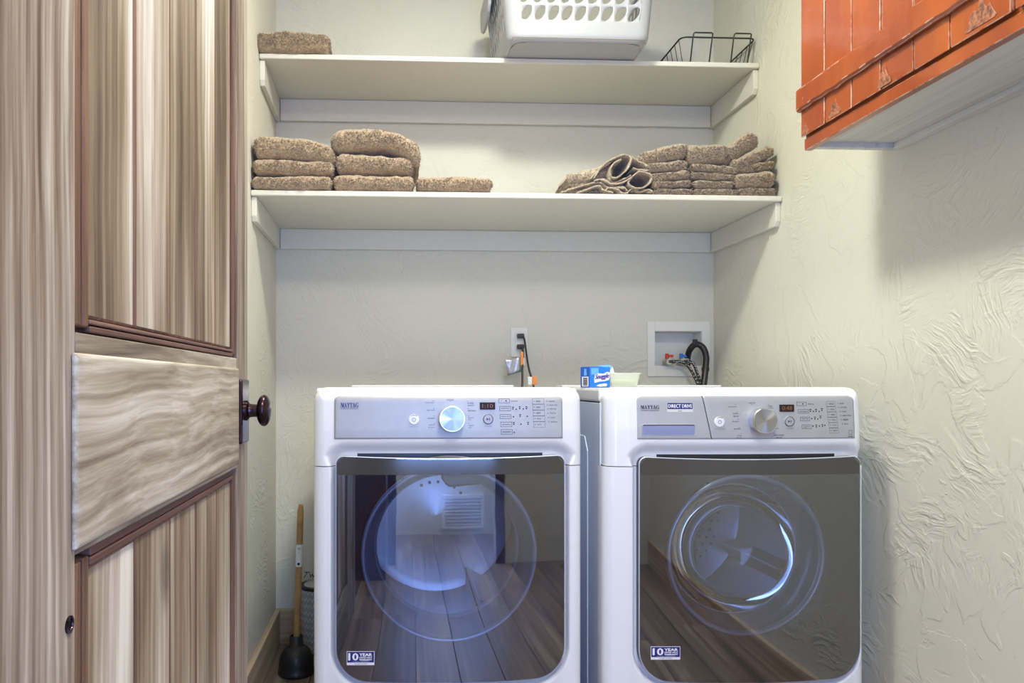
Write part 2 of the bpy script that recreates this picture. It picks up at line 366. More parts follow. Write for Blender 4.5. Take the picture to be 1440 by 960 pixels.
# hall behind the camera
b = NB(); box(b, XL-T, XL, -1.3, YFW-.1, 0, ZC); struct('wall_hall_left', b, M_WL)
b = NB(); box(b, XR, XR+T, -1.3, YFW-.1, 0, ZC); struct('wall_hall_right', b, M_WR)
b = NB(); wx0, wx1, wz0, wz1 = -.35, .95, .45, 2.05
box(b, XL-T, wx0, -1.4, -1.3, 0, ZC); box(b, wx1, XR+T, -1.4, -1.3, 0, ZC); box(b, wx0, wx1, -1.4, -1.3, 0, wz0); box(b, wx0, wx1, -1.4, -1.3, wz1, ZC)
struct('wall_hall_end', b, M_WB)
win = struct('window_1', bx(wx0, wx1, -1.39, -1.37, wz0, wz1), M_DAY)
for i in range(5):
    x = wx0+(wx1-wx0)*i/4
    obj('mullion', bx(x-.02, x+.02, -1.37, -1.32, wz0, wz1), M_WPL, win, bevel=.004)
for i in range(4):
    z = wz0+(wz1-wz0)*i/3
    obj('muntin', bx(wx0, wx1, -1.368, -1.33, z-.012, z+.012), M_WPL, win, bevel=.003)
# front door casing
b = NB(); box(b, DX0-.07, DX0, YFW, YFW+.02, 0, 2.12); box(b, DX1, DX1+.07, YFW, YFW+.02, 0, 2.12); box(b, DX0, DX1, YFW, YFW+.02, 2.05, 2.12)
struct('trim_1', b, M_DARKW, .003)
# floor planks
fl = struct('floor', bx(XL-T, XR+T, -1.4, YB+T, -.06, -.008), M_DARKW)
PW = .18; nx = int((XR-XL)/PW)+1; random.seed(5)
for i in range(nx):
    x0 = XL+i*PW; x1 = min(x0+PW-.0025, XR)
    y = -1.3-random.random()*1.0
    while y < YB:
        y1 = y+1.25; a = max(y, -1.3); c = min(y1-.002, YB)
        if c-a > .02: obj('plank', bx(x0, x1, a, c, -.008, 0), M_FLOOR, fl, bevel=.0015, seg=1)
        y = y1
# baseboards
bh = .138
def baseboard(name, bm, m):
    return struct(name, bm, m, .003)
baseboard('baseboard_left', bx(XL, XL+.02, YFW, YB-.02, 0, bh), M_BASE)
baseboard('baseboard_back', bx(XL, XR, YB-.02, YB, 0, bh), M_BASEX)
baseboard('baseboard_right', bx(XR-.02, XR, YFW, YB-.02, 0, bh), M_BASE)
# dark cabinet in the front corner, behind the camera
t = thing('tall_cabinet', 'tall dark red-brown wooden cabinet in the corner behind the camera', 'cabinet', ((XL-.1)/2, -.3, 0))
obj('body', bx(XL+.022, -.12, YFW+.03, -.16, 0, 2.1), M_DARKW, t, bevel=.004)
obj('door', bx(XL+.03, -.13, -.16, -.14, .09, 2.05), M_DARKW, t, bevel=.004)
# return air grille on the hall end wall
t = thing('air_grille', 'white louvered air grille low on the hall end wall', 'vent', (.52, -1.29, .05))
b = NB(); gx0, gx1 = .33, .72
box(b, gx0, gx1, -1.3, -1.285, .04, .06); box(b, gx0, gx1, -1.3, -1.285, .25, .28); box(b, gx0, gx0+.03, -1.3, -1.285, .06, .25); box(b, gx1-.03, gx1, -1.3, -1.285, .06, .25)
obj('frame', b, M_WPL, t, bevel=.003)
for i in range(8):
    z = .066+i*.0235; obj('louver', bx(gx0+.03, gx1-.03, -1.298, -1.286, z, z+.011), M_WPL, t)
# ceiling lamp over the machines, plus two added fill lamps out of view
for nm, (x, y), r, lb in (('ceiling_lamp', (LAMP[0], LAMP[1]), .15, 'round flush ceiling lamp over the washing machines'), ('ceiling_lamp', (.40, .15), .25, 'added round fill lamp above the camera'), ('ceiling_lamp', (.35, -.95), .25, 'added round fill lamp in the hall')):
    t = thing(nm, lb, 'lamp', (x, y, ZC))
    obj('canopy', lathe(NB(), [(r+.015, 0), (r+.015, -.02), (r, -.025)], (x, y, ZC)), M_WPL, t, smooth=True, angle=.6)
    obj('diffuser', lathe(NB(), [(r, -.021), (r, -.05), (r*.8, -.062), (.01, -.068)], (x, y, ZC)), M_LAMPG, t, smooth=True, angle=.6)

# ------------------------------------------------------------------ shelves
def shelf(yf, ztop, label, ch):
    t = thing('wall_shelf', label, 'shelf', ((XL+XR)/2, YB, ztop), None)
    th = .019
    obj('shelf_board', bx(XL+.001, XR-.001, yf, YB-.001, ztop-th, ztop), M_SHELF, t, bevel=.004)
    obj('back_cleat', bx(XL+.02, XR-.02, YB-.019, YB-.001, ztop-th-ch, ztop-th-.0005), M_SHELF, t, bevel=.0025)
    for sx in (XL, XR-.019):
        z1 = ztop-th-.0005; z0 = z1-ch; y0 = yf+.012; c = .018
        pts = [(sx+.0005, YB-.001, z0), (sx+.0005, YB-.001, z1), (sx+.0005, y0, z1), (sx+.0005, y0, z0+c), (sx+.0005, y0+c*.55, z0)]
        obj('side_cleat', prism(NB(), pts, (.018, 0, 0)), M_SHELF, t, bevel=.002)
    return t
YU, ZU = 2.535, 2.218
YL, ZL = 2.385, 1.694
shelf(YU, ZU, 'upper painted wall shelf carrying the white laundry basket', .088)
shelf(YL, ZL, 'lower painted wall shelf carrying the stacks of folded towels', .082)

# ------------------------------------------------------------------ towels
def stadium(d, h, n=12, m=16):
    r = h/2; pts = []
    for k in range(n+1):
        a = PI/2+PI*k/n; pts.append((r+r*math.cos(a), r+r*math.sin(a)))       # front fold (low y)
    for k in range(1, m): pts.append((r+(d-2*r)*k/m, 0))
    for k in range(n+1):
        a = -PI/2+PI*k/n; pts.append((d-r+r*math.cos(a), r+r*math.sin(a)))
    for k in range(1, m): pts.append((d-r-(d-2*r)*k/m, h))
    return pts
def add_towel(bm, x0, x1, yf, z0, h, d, tilt=0, seed=0, arch=0, droop=0, skew=0, tuft=2300, amp=1.0, pl=1.0, pr=1.0):
    """folded towel: fold facing the room. pl, pr shrink the height toward the left/right end"""
    w_ = x1-x0; nx = max(24, int(w_/.006)); sta = []
    rc = min(.30*h, .2*w_)
    for i in range(nx+1):
        u = i/nx; x = -w_/2*math.cos(PI*u) if False else -w_/2+w_*u
        sta.append(x)
    prof = stadium(d, h); rings = []
    off = Vector((seed*7.3, seed*3.1, seed*1.7)); R = Matrix.Rotation(-tilt, 3, 'Y'); cx = (x0+x1)/2
    for x in sta:
        e = abs(x)-(w_/2-rc); s = math.sqrt(max(.0, 1-(e/rc)**2)) if e > 0 else 1; s = .25+.75*s
        u = x/w_+.5; hs = pl+(pr-pl)*u
        ring = []
        for (y, z) in prof:
            zz = (h/2+(z-h/2)*s)*hs if hs != 1 else h/2+(z-h/2)*s
            yy = y+(1-s)*.35*h*(1 if y < d/2 else -1)
            p = Vector((x, yy, zz))
            q = Vector((x, y, z))*9+off
            n1 = noise.noise(q); n2 = noise.noise(q*3.7); n3 = noise.noise(q*14)
            c = Vector((x, d/2, h/2)); nrm = Vector((0, (y-d/2)/d*.6, (z-h/2)/h)).normalized() if True else 0
            if y < h/2: nrm = Vector((0, y-h/2, z-h/2)).normalized()
            p += nrm*(n1*.10*h+n2*.0040+n3*.0022)*amp
            p.z += arch*math.cos(PI*x/w_)-droop*max(0, u-.55)**2*5+skew*n1*.2
            p.x += noise.noise(Vector((y*12, z*30, seed)))*.0045
            ring.append(p)
        rings.append(ring)
    V = [[bm.verts.new(R @ (p-Vector((0, 0, 0)))+Vector((cx, yf, z0))) for p in r] for r in rings]
    n = len(prof); F = []
    for a, b_ in zip(V, V[1:]):
        for k in range(n): F.append(bm.faces.new((a[k], b_[k], b_[(k+1) % n], a[(k+1) % n])))
    for ring, sg in ((V[0], -1), (V[-1], 1)):
        cc = sum((v.co for v in ring), Vector())/n; 
        # cap as inset strips so that the folded end shows layers
        half = n//2
        mid = [bm.verts.new((v.co+Vector((v.co.x, v.co.y, cc.z)))/2+Vector((sg*-.002, 0, 0))) for v in ring]
        for k in range(n): F.append(bm.faces.new((ring[k], mid[k], mid[(k+1) % n], ring[(k+1) % n]) if sg < 0 else (ring[k], ring[(k+1) % n], mid[(k+1) % n], mid[k])))
        F.append(bm.faces.new(mid if sg < 0 else mid[::-1]))
    # terry tufts on the faces toward the room
    bm.normal_update(); rnd = random.Random(seed)
    cand = [f for f in F if len(f.verts) == 4 and f.calc_center_median().y < yf+max(h*.9, .03)]
    dirs = []
    for _ in range(int(tuft*1.7)):
        f = rnd.choice(cand); v = [q.co for q in f.verts]; a, b_ = rnd.random(), rnd.random()
        p = (v[0]*(1-a)+v[1]*a)*(1-b_)+(v[3]*(1-a)+v[2]*a)*b_
        cc = (p-Vector((p.x, yf+h/2, z0+h/2))); nn = f.normal.copy()
        if nn.dot(Vector((0, -1, 0))) < 0 and abs(nn.z) < .5: nn = -nn
        dirs.append((p, nn))
    for p, nn in dirs:
        r = Vector((rnd.uniform(-1, 1), rnd.uniform(-1, 1), rnd.uniform(-1, 1)))
        s = nn.cross(r)
        if s.length < .05: continue
        s = s.normalized()*.0018; tip = p+nn*.0040+r*.0038
        bm.faces.new([bm.verts.new(q) for q in (p-s, p+s, tip)])
def towel(label, x0, x1, yf, z0, h, d, group, m=None, **kw):
    bm = NB(); add_towel(bm, x0, x1, yf, z0, h*.945, d, **kw)
    me_o = ((x0+x1)/2, yf+d/2, z0)
    o = obj('folded_towel', bm, m or M_TOW, smooth='keep', org=me_o)
    return tag(o, label, 'towel', group)
def tp(label, px0, px1, py0, py1, yf, group, d=.30, z0=None, **kw):
    x0, x1 = PX(px0, yf), PX(px1, yf); xm = (x0+x1)/2
    zb = PZ(py1, xm, yf) if z0 is None else z0; zt = PZ(py0, xm, yf)
    return towel(label, x0, x1, yf, zb, zt-zb, d, group, **kw)
G1 = 'bath towels folded on the left of the lower shelf'
tp('beige terry towel rolled alone at the left end of the upper shelf', 358, 463, 38, 78, 2.50, None, z0=ZU+.002, seed=1, tuft=4500, amp=.8)
tp('thin beige bath towel at the bottom of the stack in the left corner', 353.5, 466, 245, 266, 2.375, G1, z0=ZL+.002, seed=2)
tp('beige bath towel in the middle of the stack in the left corner', 354.5, 468, 221, 244.6, 2.378, G1, seed=3)
tp('plump beige bath towel on top of the stack in the left corner', 356, 471, 188, 221, 2.375, G1, seed=4, droop=.03, tuft=3200)
tp('beige bath towel at the bottom of the second stack from the left', 468.5, 582, 243, 267, 2.38, G1, z0=ZL+.002, seed=5)
tp('beige bath towel in the middle of the second stack from the left', 472, 582, 213, 243, 2.385, G1, seed=6, pl=1.05, pr=.85, tuft=3000)
tp('large plump beige bath towel draped over the top of the second stack', 466, 591, 180, 213, 2.375, G1, seed=7, arch=.012, droop=.05, tuft=4200)
tp('single folded beige towel lying right of the two left stacks', 586.5, 693, 246, 270, 2.385, G1, z0=ZL+.002, seed=8)
G2 = 'small towels folded on the right of the lower shelf'
YT = 2.40
def st(label, px0, px1, py0, py1, tilt=0, seed=0, **kw):
    kw.setdefault('tuft', 1500)
    return tp(label, px0, px1, py0, py1, YT+kw.pop('dy', 0), G2, m=M_TOW2, d=.24, tilt=tilt, seed=seed, **kw)
st('lowest small towel of the stack beside the crumpled cloths', 921, 974, 263, 273, seed=11, z0=ZL+.002)
st('second small towel from the bottom of the stack beside the cloths', 919, 972, 253, 263.5, seed=12, tilt=.05)
st('third small towel from the bottom of the stack beside the cloths', 916, 971, 239, 253.5, seed=13, tilt=.10)
st('fourth small towel up in the stack beside the crumpled cloths', 909, 968, 225, 240, seed=14, tilt=.10)
st('plump top towel tilted up to the right, stack beside the cloths', 906, 972, 203, 226, seed=15, tilt=.26, tuft=2400)
st('lowest small towel of the middle stack on the right', 976, 1038, 264.5, 273.5, seed=16, z0=ZL+.002)
st('second small towel from the bottom of the right middle stack', 976, 1033, 252, 264, seed=17)
st('third small towel from the bottom of the right middle stack', 973, 1034, 241.5, 252, seed=18, tilt=-.04)
st('fourth small towel from the bottom of the right middle stack', 973, 1038, 230, 242, seed=19, tilt=-.06)
st('plump top towel of the right middle stack', 969, 1027, 199, 229, seed=20, tilt=.10, tuft=2600)
st('lowest small towel of the stack against the right wall', 1039, 1091, 262, 274, seed=21, z0=ZL+.002)
st('plump second towel up of the stack against the right wall', 1035, 1093, 239, 262, seed=22, tilt=.06, tuft=2000, dy=-.01)
st('third towel up of the stack against the right wall', 1041, 1091, 226, 240, seed=23, tilt=.14)
st('fourth towel tilted steeply in the stack against the right wall', 1034, 1095, 211, 229, seed=24, tilt=.42, tuft=2000)
st('topmost towel leaning highest on the stack against the right wall', 1017, 1077, 192, 217, seed=25, tilt=.62, tuft=2200, dy=.012)

# thin crumpled cloths
def ribbon(bm, pts, yf, depth, th=.0038, seed=0):
    P = [at(x, y, yf) for x, y in pts]; P = catmull(P, 7); n = len(P); ny = 7
    rows = []
    for i, p in enumerate(P):
        t = (P[min(i+1, n-1)]-P[max(i-1, 0)]); nr = Vector((-t.z, 0, t.x)).normalized()
        a, b_ = [], []
        for k in range(ny+1):
            y = depth*k/ny; wob = noise.noise(Vector((i*.13, k*.7, seed)))
            fall = 1-.10*k/ny
            base = Vector((p.x+wob*.004, yf+y+noise.noise(Vector((i*.25, seed, 0)))*.010*(k == 0), ZL+.003+(p.z-ZL-.003)*fall+wob*.0025))
            q = th*(1.35 if k == 0 else 1)
            lo = base-nr*q/2; lo.z = max(lo.z, ZL+.0012); hi = base+nr*q/2; hi.z = max(hi.z, ZL+.002)
            a.append(bm.verts.new(hi)); b_.append(bm.verts.new(lo))
        rows.append((a, b_))
    for (a, b_), (c, d_) in zip(rows, rows[1:]):
        for k in range(ny):
            bm.faces.new((a[k], c[k], c[k+1], a[k+1])); bm.faces.new((b_[k], b_[k+1], d_[k+1], d_[k]))
        bm.faces.new((a[0], b_[0], d_[0], c[0])); bm.faces.new((a[ny], c[ny], d_[ny], b_[ny]))
    for (a, b_) in (rows[0], rows[-1]):
        for k in range(ny): bm.faces.new((a[k], a[k+1], b_[k+1], b_[k]))
def cloth(label, ribs, humps, seed):
    bm = NB()
    for i, r in enumerate(ribs): ribbon(bm, r, 2.395+.004*i, .22, seed=seed+i)
    for i, (px0, px1, py0, py1, tilt, yo) in enumerate(humps):
        y = 2.41+yo; x0, x1 = PX(px0, y), PX(px1, y); zb, zt = PZ(py1, .7, y), PZ(py0, .7, y)
        add_towel(bm, x0, x1, y, max(zb, ZL+.002), zt-zb, .2, tilt=tilt, seed=seed+i*3+50, tuft=500)
    tag(obj('crumpled_cloth', bm, M_CLO, smooth='keep', org=(PX(855, 2.4), 2.5, ZL)), label, 'cloth', 'thin cloths piled in the middle of the lower shelf')
cloth('thin beige cloth curled open on top of the crumpled pile',
      [[(836, 250), (842, 240), (852, 229), (866, 221), (880, 217), (887, 223), (885, 233), (877, 243), (866, 250), (859, 247), (859, 236), (865, 228), (874, 224)],
       [(884, 219), (890, 222), (900, 227), (909, 233), (912, 239), (902, 239), (890, 236)],
       [(830, 252), (838, 243), (848, 234), (860, 227)], [(856, 250), (864, 256), (876, 252), (888, 246)]],
      [(800, 842, 240, 256, .12, .0), (816, 866, 233, 252, .30, .02)], 100)
cloth('thin beige cloth with a round loop, middle of the crumpled pile',
      [[(846, 252), (860, 258), (876, 256), (888, 249), (899, 241), (911, 243), (917, 250), (912, 259), (902, 264), (890, 263), (884, 257), (888, 250)],
       [(836, 254), (850, 252), (864, 262), (880, 264)], [(829, 258), (846, 257), (858, 265), (874, 262), (882, 268)]],
      [(803, 850, 254, 263, .1, .012)], 120)
cloth('thin beige cloth lying lowest in the crumpled pile',
      [[(812, 271), (826, 266), (842, 261), (850, 267), (862, 271)], [(850, 270), (856, 264), (868, 266), (876, 271), (884, 271)],
       [(882, 271), (890, 265), (900, 269), (914, 266), (917, 271)], [(888, 268), (902, 265), (914, 270)], [(790, 270), (806, 265), (822, 260), (836, 257)]],
      [(798, 845, 264, 272, 0, .02), (840, 915, 262, 272, 0, .03)], 140)

# ------------------------------------------------------------------ laundry basket
def laundry_basket():
    yf, yb = 2.405, 2.80; zb = ZU+.0015
    x0 = PX(716, yf); x1 = PX(915, yf); xc, yc = (x0+x1)/2, (yf+yb)/2
    t = thing('laundry_basket', 'white plastic laundry basket with leaf-shaped holes on the upper shelf', 'basket', (xc, yc, zb))
    H = .27; hw0, hd0 = (x1-x0)/2, (yb-yf)/2
    def Mp(s, z):
        """s in [0,4): side index + fraction; z height"""
        f = .17*max(z, 0)+.0; hw, hd = hw0+f*.55, hd0+f*.25
        r = .045; side = int(s) % 4; u = s-int(s)
        if z < .028:
            k = 1-z/.028; ins = .026*(1-math.sqrt(max(0, 1-k*k)))
            hw -= ins; hd -= ins
        # flat 0.12..0.88, corners outside
        cs = [(-1, -1), (1, -1), (1, 1), (-1, 1)]
        c0 = (-.5+.0) 
        dirs = [((-1, -1), (1, -1)), ((1, -1), (1, 1)), ((1, 1), (-1, 1)), ((-1, 1), (-1, -1))]
        a, b_ = dirs[side]
        A = Vector((a[0]*hw, a[1]*hd)); B = Vector((b_[0]*hw, b_[1]*hd)); D = (B-A).normalized(); N = Vector((D.y, -D.x)); Ln = (B-A).length
        q = .08
        if u < q:
            th = -(PI/4)*(1-u/q); c = A+D*r-N*r; p = c+r*(N*math.cos(th)+D*math.sin(th))
        elif u > 1-q:
            th = (PI/4)*((u-1+q)/q); c = B-D*r-N*r; p = c+r*(N*math.cos(th)+D*math.sin(th))
        else: p = A+D*(r+(Ln-2*r)*(u-q)/(1-2*q))
        return Vector((xc+p.x, yc+p.y, zb+z))
    bm = NB(); q = .08
    zs = [0.002, .004, .008, .014, .021, .028, .040, .052, .0635]
    rows = [(.0635+.0575*i, .0635+.0575*(i+1)) for i in range(3)]
    ztop = [.236, .245, .255]
    def strip(s0, s1, n, za, zb_):
        for i in range(n):
            a, c = s0+(s1-s0)*i/n, s0+(s1-s0)*(i+1)/n
            v = [bm.verts.new(Mp(min(s, int(s0)+.99999), z)) for s, z in ((a, za), (c, za), (c, zb_), (a, zb_))]
            bm.faces.new(v)
    for side in range(4):
        nc = 9 if side % 2 == 0 else 8
        allz = list(zip(zs, zs[1:]))+list(zip(ztop, ztop[1:]))
        for za, z2 in allz:
            strip(side, side+q, 5, za, z2); strip(side+q, side+1-q, nc*4, za, z2); strip(side+1-q, side+1, 5, za, z2)
        for (za, z2) in rows:
            strip(side, side+q, 5, za, z2); strip(side+1-q, side+1, 5, za, z2)
            for c in range(nc):
                sa = side+q+(1-2*q)*c/nc; sb = side+q+(1-2*q)*(c+1)/nc
                outer = []; inner = []; n = 4
                for e in range(4):
                    for k in range(n):
                        f = k/n
                        uu, vv = [(f, 0), (1, f), (1-f, 1), (0, 1-f)][e]
                        outer.append((uu, vv))
                for (uu, vv) in outer:
                    a = math.atan2(vv-.5, uu-.5)
                    ru, rv = (.33, .50) if side % 2 == 0 else (.26, .47)
                    ex, ez = ru*math.cos(a)*1.08, rv*math.sin(a)*.86
                    k_ = .52 if side % 2 == 0 else .0
                    inner.append((.5+ex+ez*k_, .5+ez))
                vo = [bm.verts.new(Mp(sa+(sb-sa)*u_, za+(z2-za)*v_)) for u_, v_ in outer]
                vi = [bm.verts.new(Mp(sa+(sb-sa)*u_, za+(z2-za)*v_)) for u_, v_ in inner]
                for k in range(16): bm.faces.new((vo[k], vo[(k+1) % 16], vi[(k+1) % 16], vi[k]))
    bmesh.ops.remove_doubles(bm, verts=bm.verts, dist=.0004)
    o = obj('basket_body', bm, M_BASK, t, smooth=True, solid=.0026)
    bm = NB(); n = 40; pts = [Mp(4*i/n if 4*i/n < 4 else 0, .002) for i in range(n)]
    prism(bm, [(p.x, p.y, zb+.0005) for p in pts], (0, 0, .003)); obj('basket_floor', bm, M_BASK, t)
    pts = [Mp(4*i/80, .255) for i in range(80)]
    bm = NB(); tube(bm, [p+Vector((0, 0, .004)) for p in pts], .009, 8, closed=True); obj('rim', bm, M_BASK, t, smooth=True)
    # turned-down handle on the left side
    bm = NB(); ym0, ym1 = yf+.10, yb-.06; xl = xc-hw0-.035
    rr = []
    for k in range(13):
        a = PI*k/12; y = ym0+(ym1-ym0)*(1-math.cos(a))/2; rr.append((y, .235-.085*math.sin(a)**.6))
    pts = [(xl-.022, y, zb+z) for y, z in rr]+[(xl-.022, ym1, zb+.262), (xl-.022, ym0, zb+.262)]
    prism(bm, pts, (.012, 0, 0)); box(bm, xl-.022, xl+.03, ym0, ym1, zb+.252, zb+.262)
    obj('handle', bm, M_BASK, t, bevel=.004)
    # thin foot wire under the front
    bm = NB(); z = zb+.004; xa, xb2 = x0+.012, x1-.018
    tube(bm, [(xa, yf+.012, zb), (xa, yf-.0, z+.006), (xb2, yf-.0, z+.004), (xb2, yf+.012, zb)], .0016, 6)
    obj('foot_seam', bm, mat('foot_wire_grey', (.22, .2, .18), .6), t)
laundry_basket()

# ------------------------------------------------------------------ wire basket
def wire_basket():
    yf, yb = 2.548, 2.83; zr = PZ(51.5, 1.0, yf); zb = ZU+.003
    xa, xb = PX(958, yf), XR-.010; fa, fb = xa+.018, xb-.020
    t = thing('wire_basket', 'small black wire basket with two square loops at the right end of the upper shelf', 'basket', ((xa+xb)/2, (yf+yb)/2, ZU))
    R = .022
    def loop(x0, x1, y0, y1, z, r):
        out = []
        for cx, cy, a0 in ((x1-r, y0+r, -PI/2), (x1-r, y1-r, 0), (x0+r, y1-r, PI/2), (x0+r, y0+r, PI)):
            for k in range(7):
                a = a0+PI/2*k/6; out.append((cx+r*math.cos(a), cy+r*math.sin(a), z))
        return out
    obj('rim', tube(NB(), loop(xa, xb, yf, yb, zr, R), .0030, 8, closed=True), M_WIRE, t, smooth=True)
    obj('base_loop', tube(NB(), loop(fa, fb, yf+.012, yb-.012, zb, .018), .0022, 6, closed=True), M_WIRE, t, smooth=True)
    for p0, p1 in ((974, 1001), (1031, 1055)):
        u0, u1 = PX(p0, yf), PX(p1, yf); zt = zr+.013
        pts = [(u0-.006, yf+.02, zb), (u0-.005, yf+.008, zb+.006), (u0, yf-.004, zr), (u0+.001, yf-.008, zt-.003), (u0+.005, yf-.009, zt), (u1-.004, yf-.009, zt), (u1, yf-.008, zt-.003), (u1, yf-.004, zr), (u1-.006, yf+.008, zb+.006), (u1-.007, yf+.02, zb)]
        obj('hanging_loop', tube(NB(), pts, .0026, 8), M_WIRE, t, smooth=True)
    for i in range(7):
        y = yf+.022+(yb-yf-.05)*i/6
        for xs, xe in ((xa, fa), (xb, fb)):
            obj('side_wire', tube(NB(), [(xs, y, zr), (xe, y+.002*(3-i), zb)], .0014, 5), M_WIRE, t, smooth=True)
    for i in range(1, 8):
        x = fa+(fb-fa)*i/8
        obj('floor_wire', tube(NB(), [(x, yf+.012, zb), (x, yb-.012, zb), (x, yb, zr)], .0014, 5), M_WIRE, t, smooth=True)
wire_basket()

# ------------------------------------------------------------------ red plank cabinet on the right wall
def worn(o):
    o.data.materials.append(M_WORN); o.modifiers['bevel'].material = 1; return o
def wall_cabinet():
    Yc = PYw(1263, XR); zb = PZ(214, XR, Yc); xf = PX(1131, Yc); Y0 = .42; zt = 2.52
    t = thing('wall_cabinet', 'glossy distressed orange-red plank cabinet hung high on the right wall', 'cabinet', (XR, (Y0+Yc)/2, zb))
    # carcass with a recessed white underside
    ff = xf+.020
    b = NB(); box(b, ff, XR-.001, Y0, Yc-.018, zb+.018, zb+.030); obj('bottom_panel', b, M_UNDER, t)
    obj('side_panel', bx(ff, XR-.001, Yc-.018, Yc, zb+.004, zt), M_UNDER, t, bevel=.002)
    obj('side_panel', bx(ff, XR-.001, Y0, Y0+.018, zb+.004, zt), M_UNDER, t, bevel=.002)
    obj('hanging_rail', bx(XR-.026, XR-.001, Y0+.018, Yc-.018, zb+.004, zb+.018), M_UNDER, t, bevel=.0015)
    obj('top_panel', bx(ff, XR-.001, Y0+.018, Yc-.018, zt-.018, zt), M_UNDER, t)
    # face frame lip in orange
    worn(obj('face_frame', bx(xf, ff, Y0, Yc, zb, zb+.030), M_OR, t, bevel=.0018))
    obj('face_frame', bx(xf+.004, ff, Y0, Yc, zb+.030, zt), M_OR, t, bevel=.002)
    # planked doors
    xd0, xd1 = xf-.007, xf+.004
    ys = [Yc+.004]+[PYw(p, xd0) for p in (1160, 1198, 1239, 1284)]
    step = ys[3]-ys[4]; dz0 = zb+.036
    k = 4; 
    while ys[-1] > 1.24: ys.append(ys[-1]-step)
    ys[-1] = 1.195
    Ya, Ye = ys[0], ys[-1]
    rnd = random.Random(4)
    def door(ylist, lab):
        d = bpy.data.objects.new('door', None); 
        b = NB(); box(b, xd0+.0035, xd1-.001, ylist[-1]+.002, ylist[0]-.002, dz0+.004, zt-.02)
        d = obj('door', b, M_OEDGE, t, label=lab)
        for i, (a, c) in enumerate(zip(ylist, ylist[1:])):
            pl = bx(xd0+rnd.uniform(-.0012, .0012), xd0+.0036, c+.0024, a-.0024, dz0+rnd.uniform(-.001, .001), zt-.018)
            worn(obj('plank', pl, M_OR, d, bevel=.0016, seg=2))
        # rail proud of the planks
        zr0, zr1 = 1.765, 1.826
        xr = xd0-.013
        bm = NB(); n = 60; rows = []
        y0, y1 = ylist[-1]+.004, ylist[0]+.001
        for i in range(n+1):
            y = y0+(y1-y0)*i/n
            w1 = noise.noise(Vector((y*17, 3, 0)))*.0024; w2 = noise.noise(Vector((y*23, 9, 1)))*.0052
            prof = [(xd0, zr0+w2), (xr+.005, zr0+w2), (xr+w1*.4, zr0+.006+w2), (xr+w1*.6, zr0+.03), (xr, zr1-.006+w1), (xr+.005, zr1+w1), (xd0, zr1+w1)]
            rows.append([bm.verts.new((x, y, z)) for x, z in prof])
        for r0, r1 in zip(rows, rows[1:]):
            for j in range(len(r0)-1): bm.faces.new((r0[j], r0[j+1], r1[j+1], r1[j]))
        bm.faces.new(rows[0]); bm.faces.new(rows[-1][::-1])
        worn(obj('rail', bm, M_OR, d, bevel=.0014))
        return d
    d1 = door(ys, 'orange-red plank door with a raised rail')
    y2 = [ys[-1]-.012-step*i for i in range(6)]
    y2[0] = ys[-1]-.006; door(y2, 'nearer orange-red plank door')
    # scraped bare patches (chisel marks) on planks: thin real gouge chips
    for (yy, z0_, hgt, wd) in ((1.812, dz0+.002, .028, .03), (1.69, dz0+.004, .040, .050), (1.515, dz0+.004, .040, .045), (1.26, dz0+.008, .052, .07)):
        bm = NB(); pts = []
        for kk in range(11):
            u = kk/10; e_ = (1-abs(2*u-1)**1.5)*(.55+.45*((kk*7+int(yy*100)) % 3)/2)
            pts.append((xd0-.0011, yy-wd/2+wd*u, z0_+.004+hgt*e_))
        pts += [(xd0-.0011, yy+wd/2-.004, z0_), (xd0-.0011, yy-wd/2+.004, z0_)]
        prism(bm, pts, (.0018, 0, 0)); obj('scrape', bm, M_SCR, t, bevel=.0005)
    # hinge strap block
wall_cabinet()

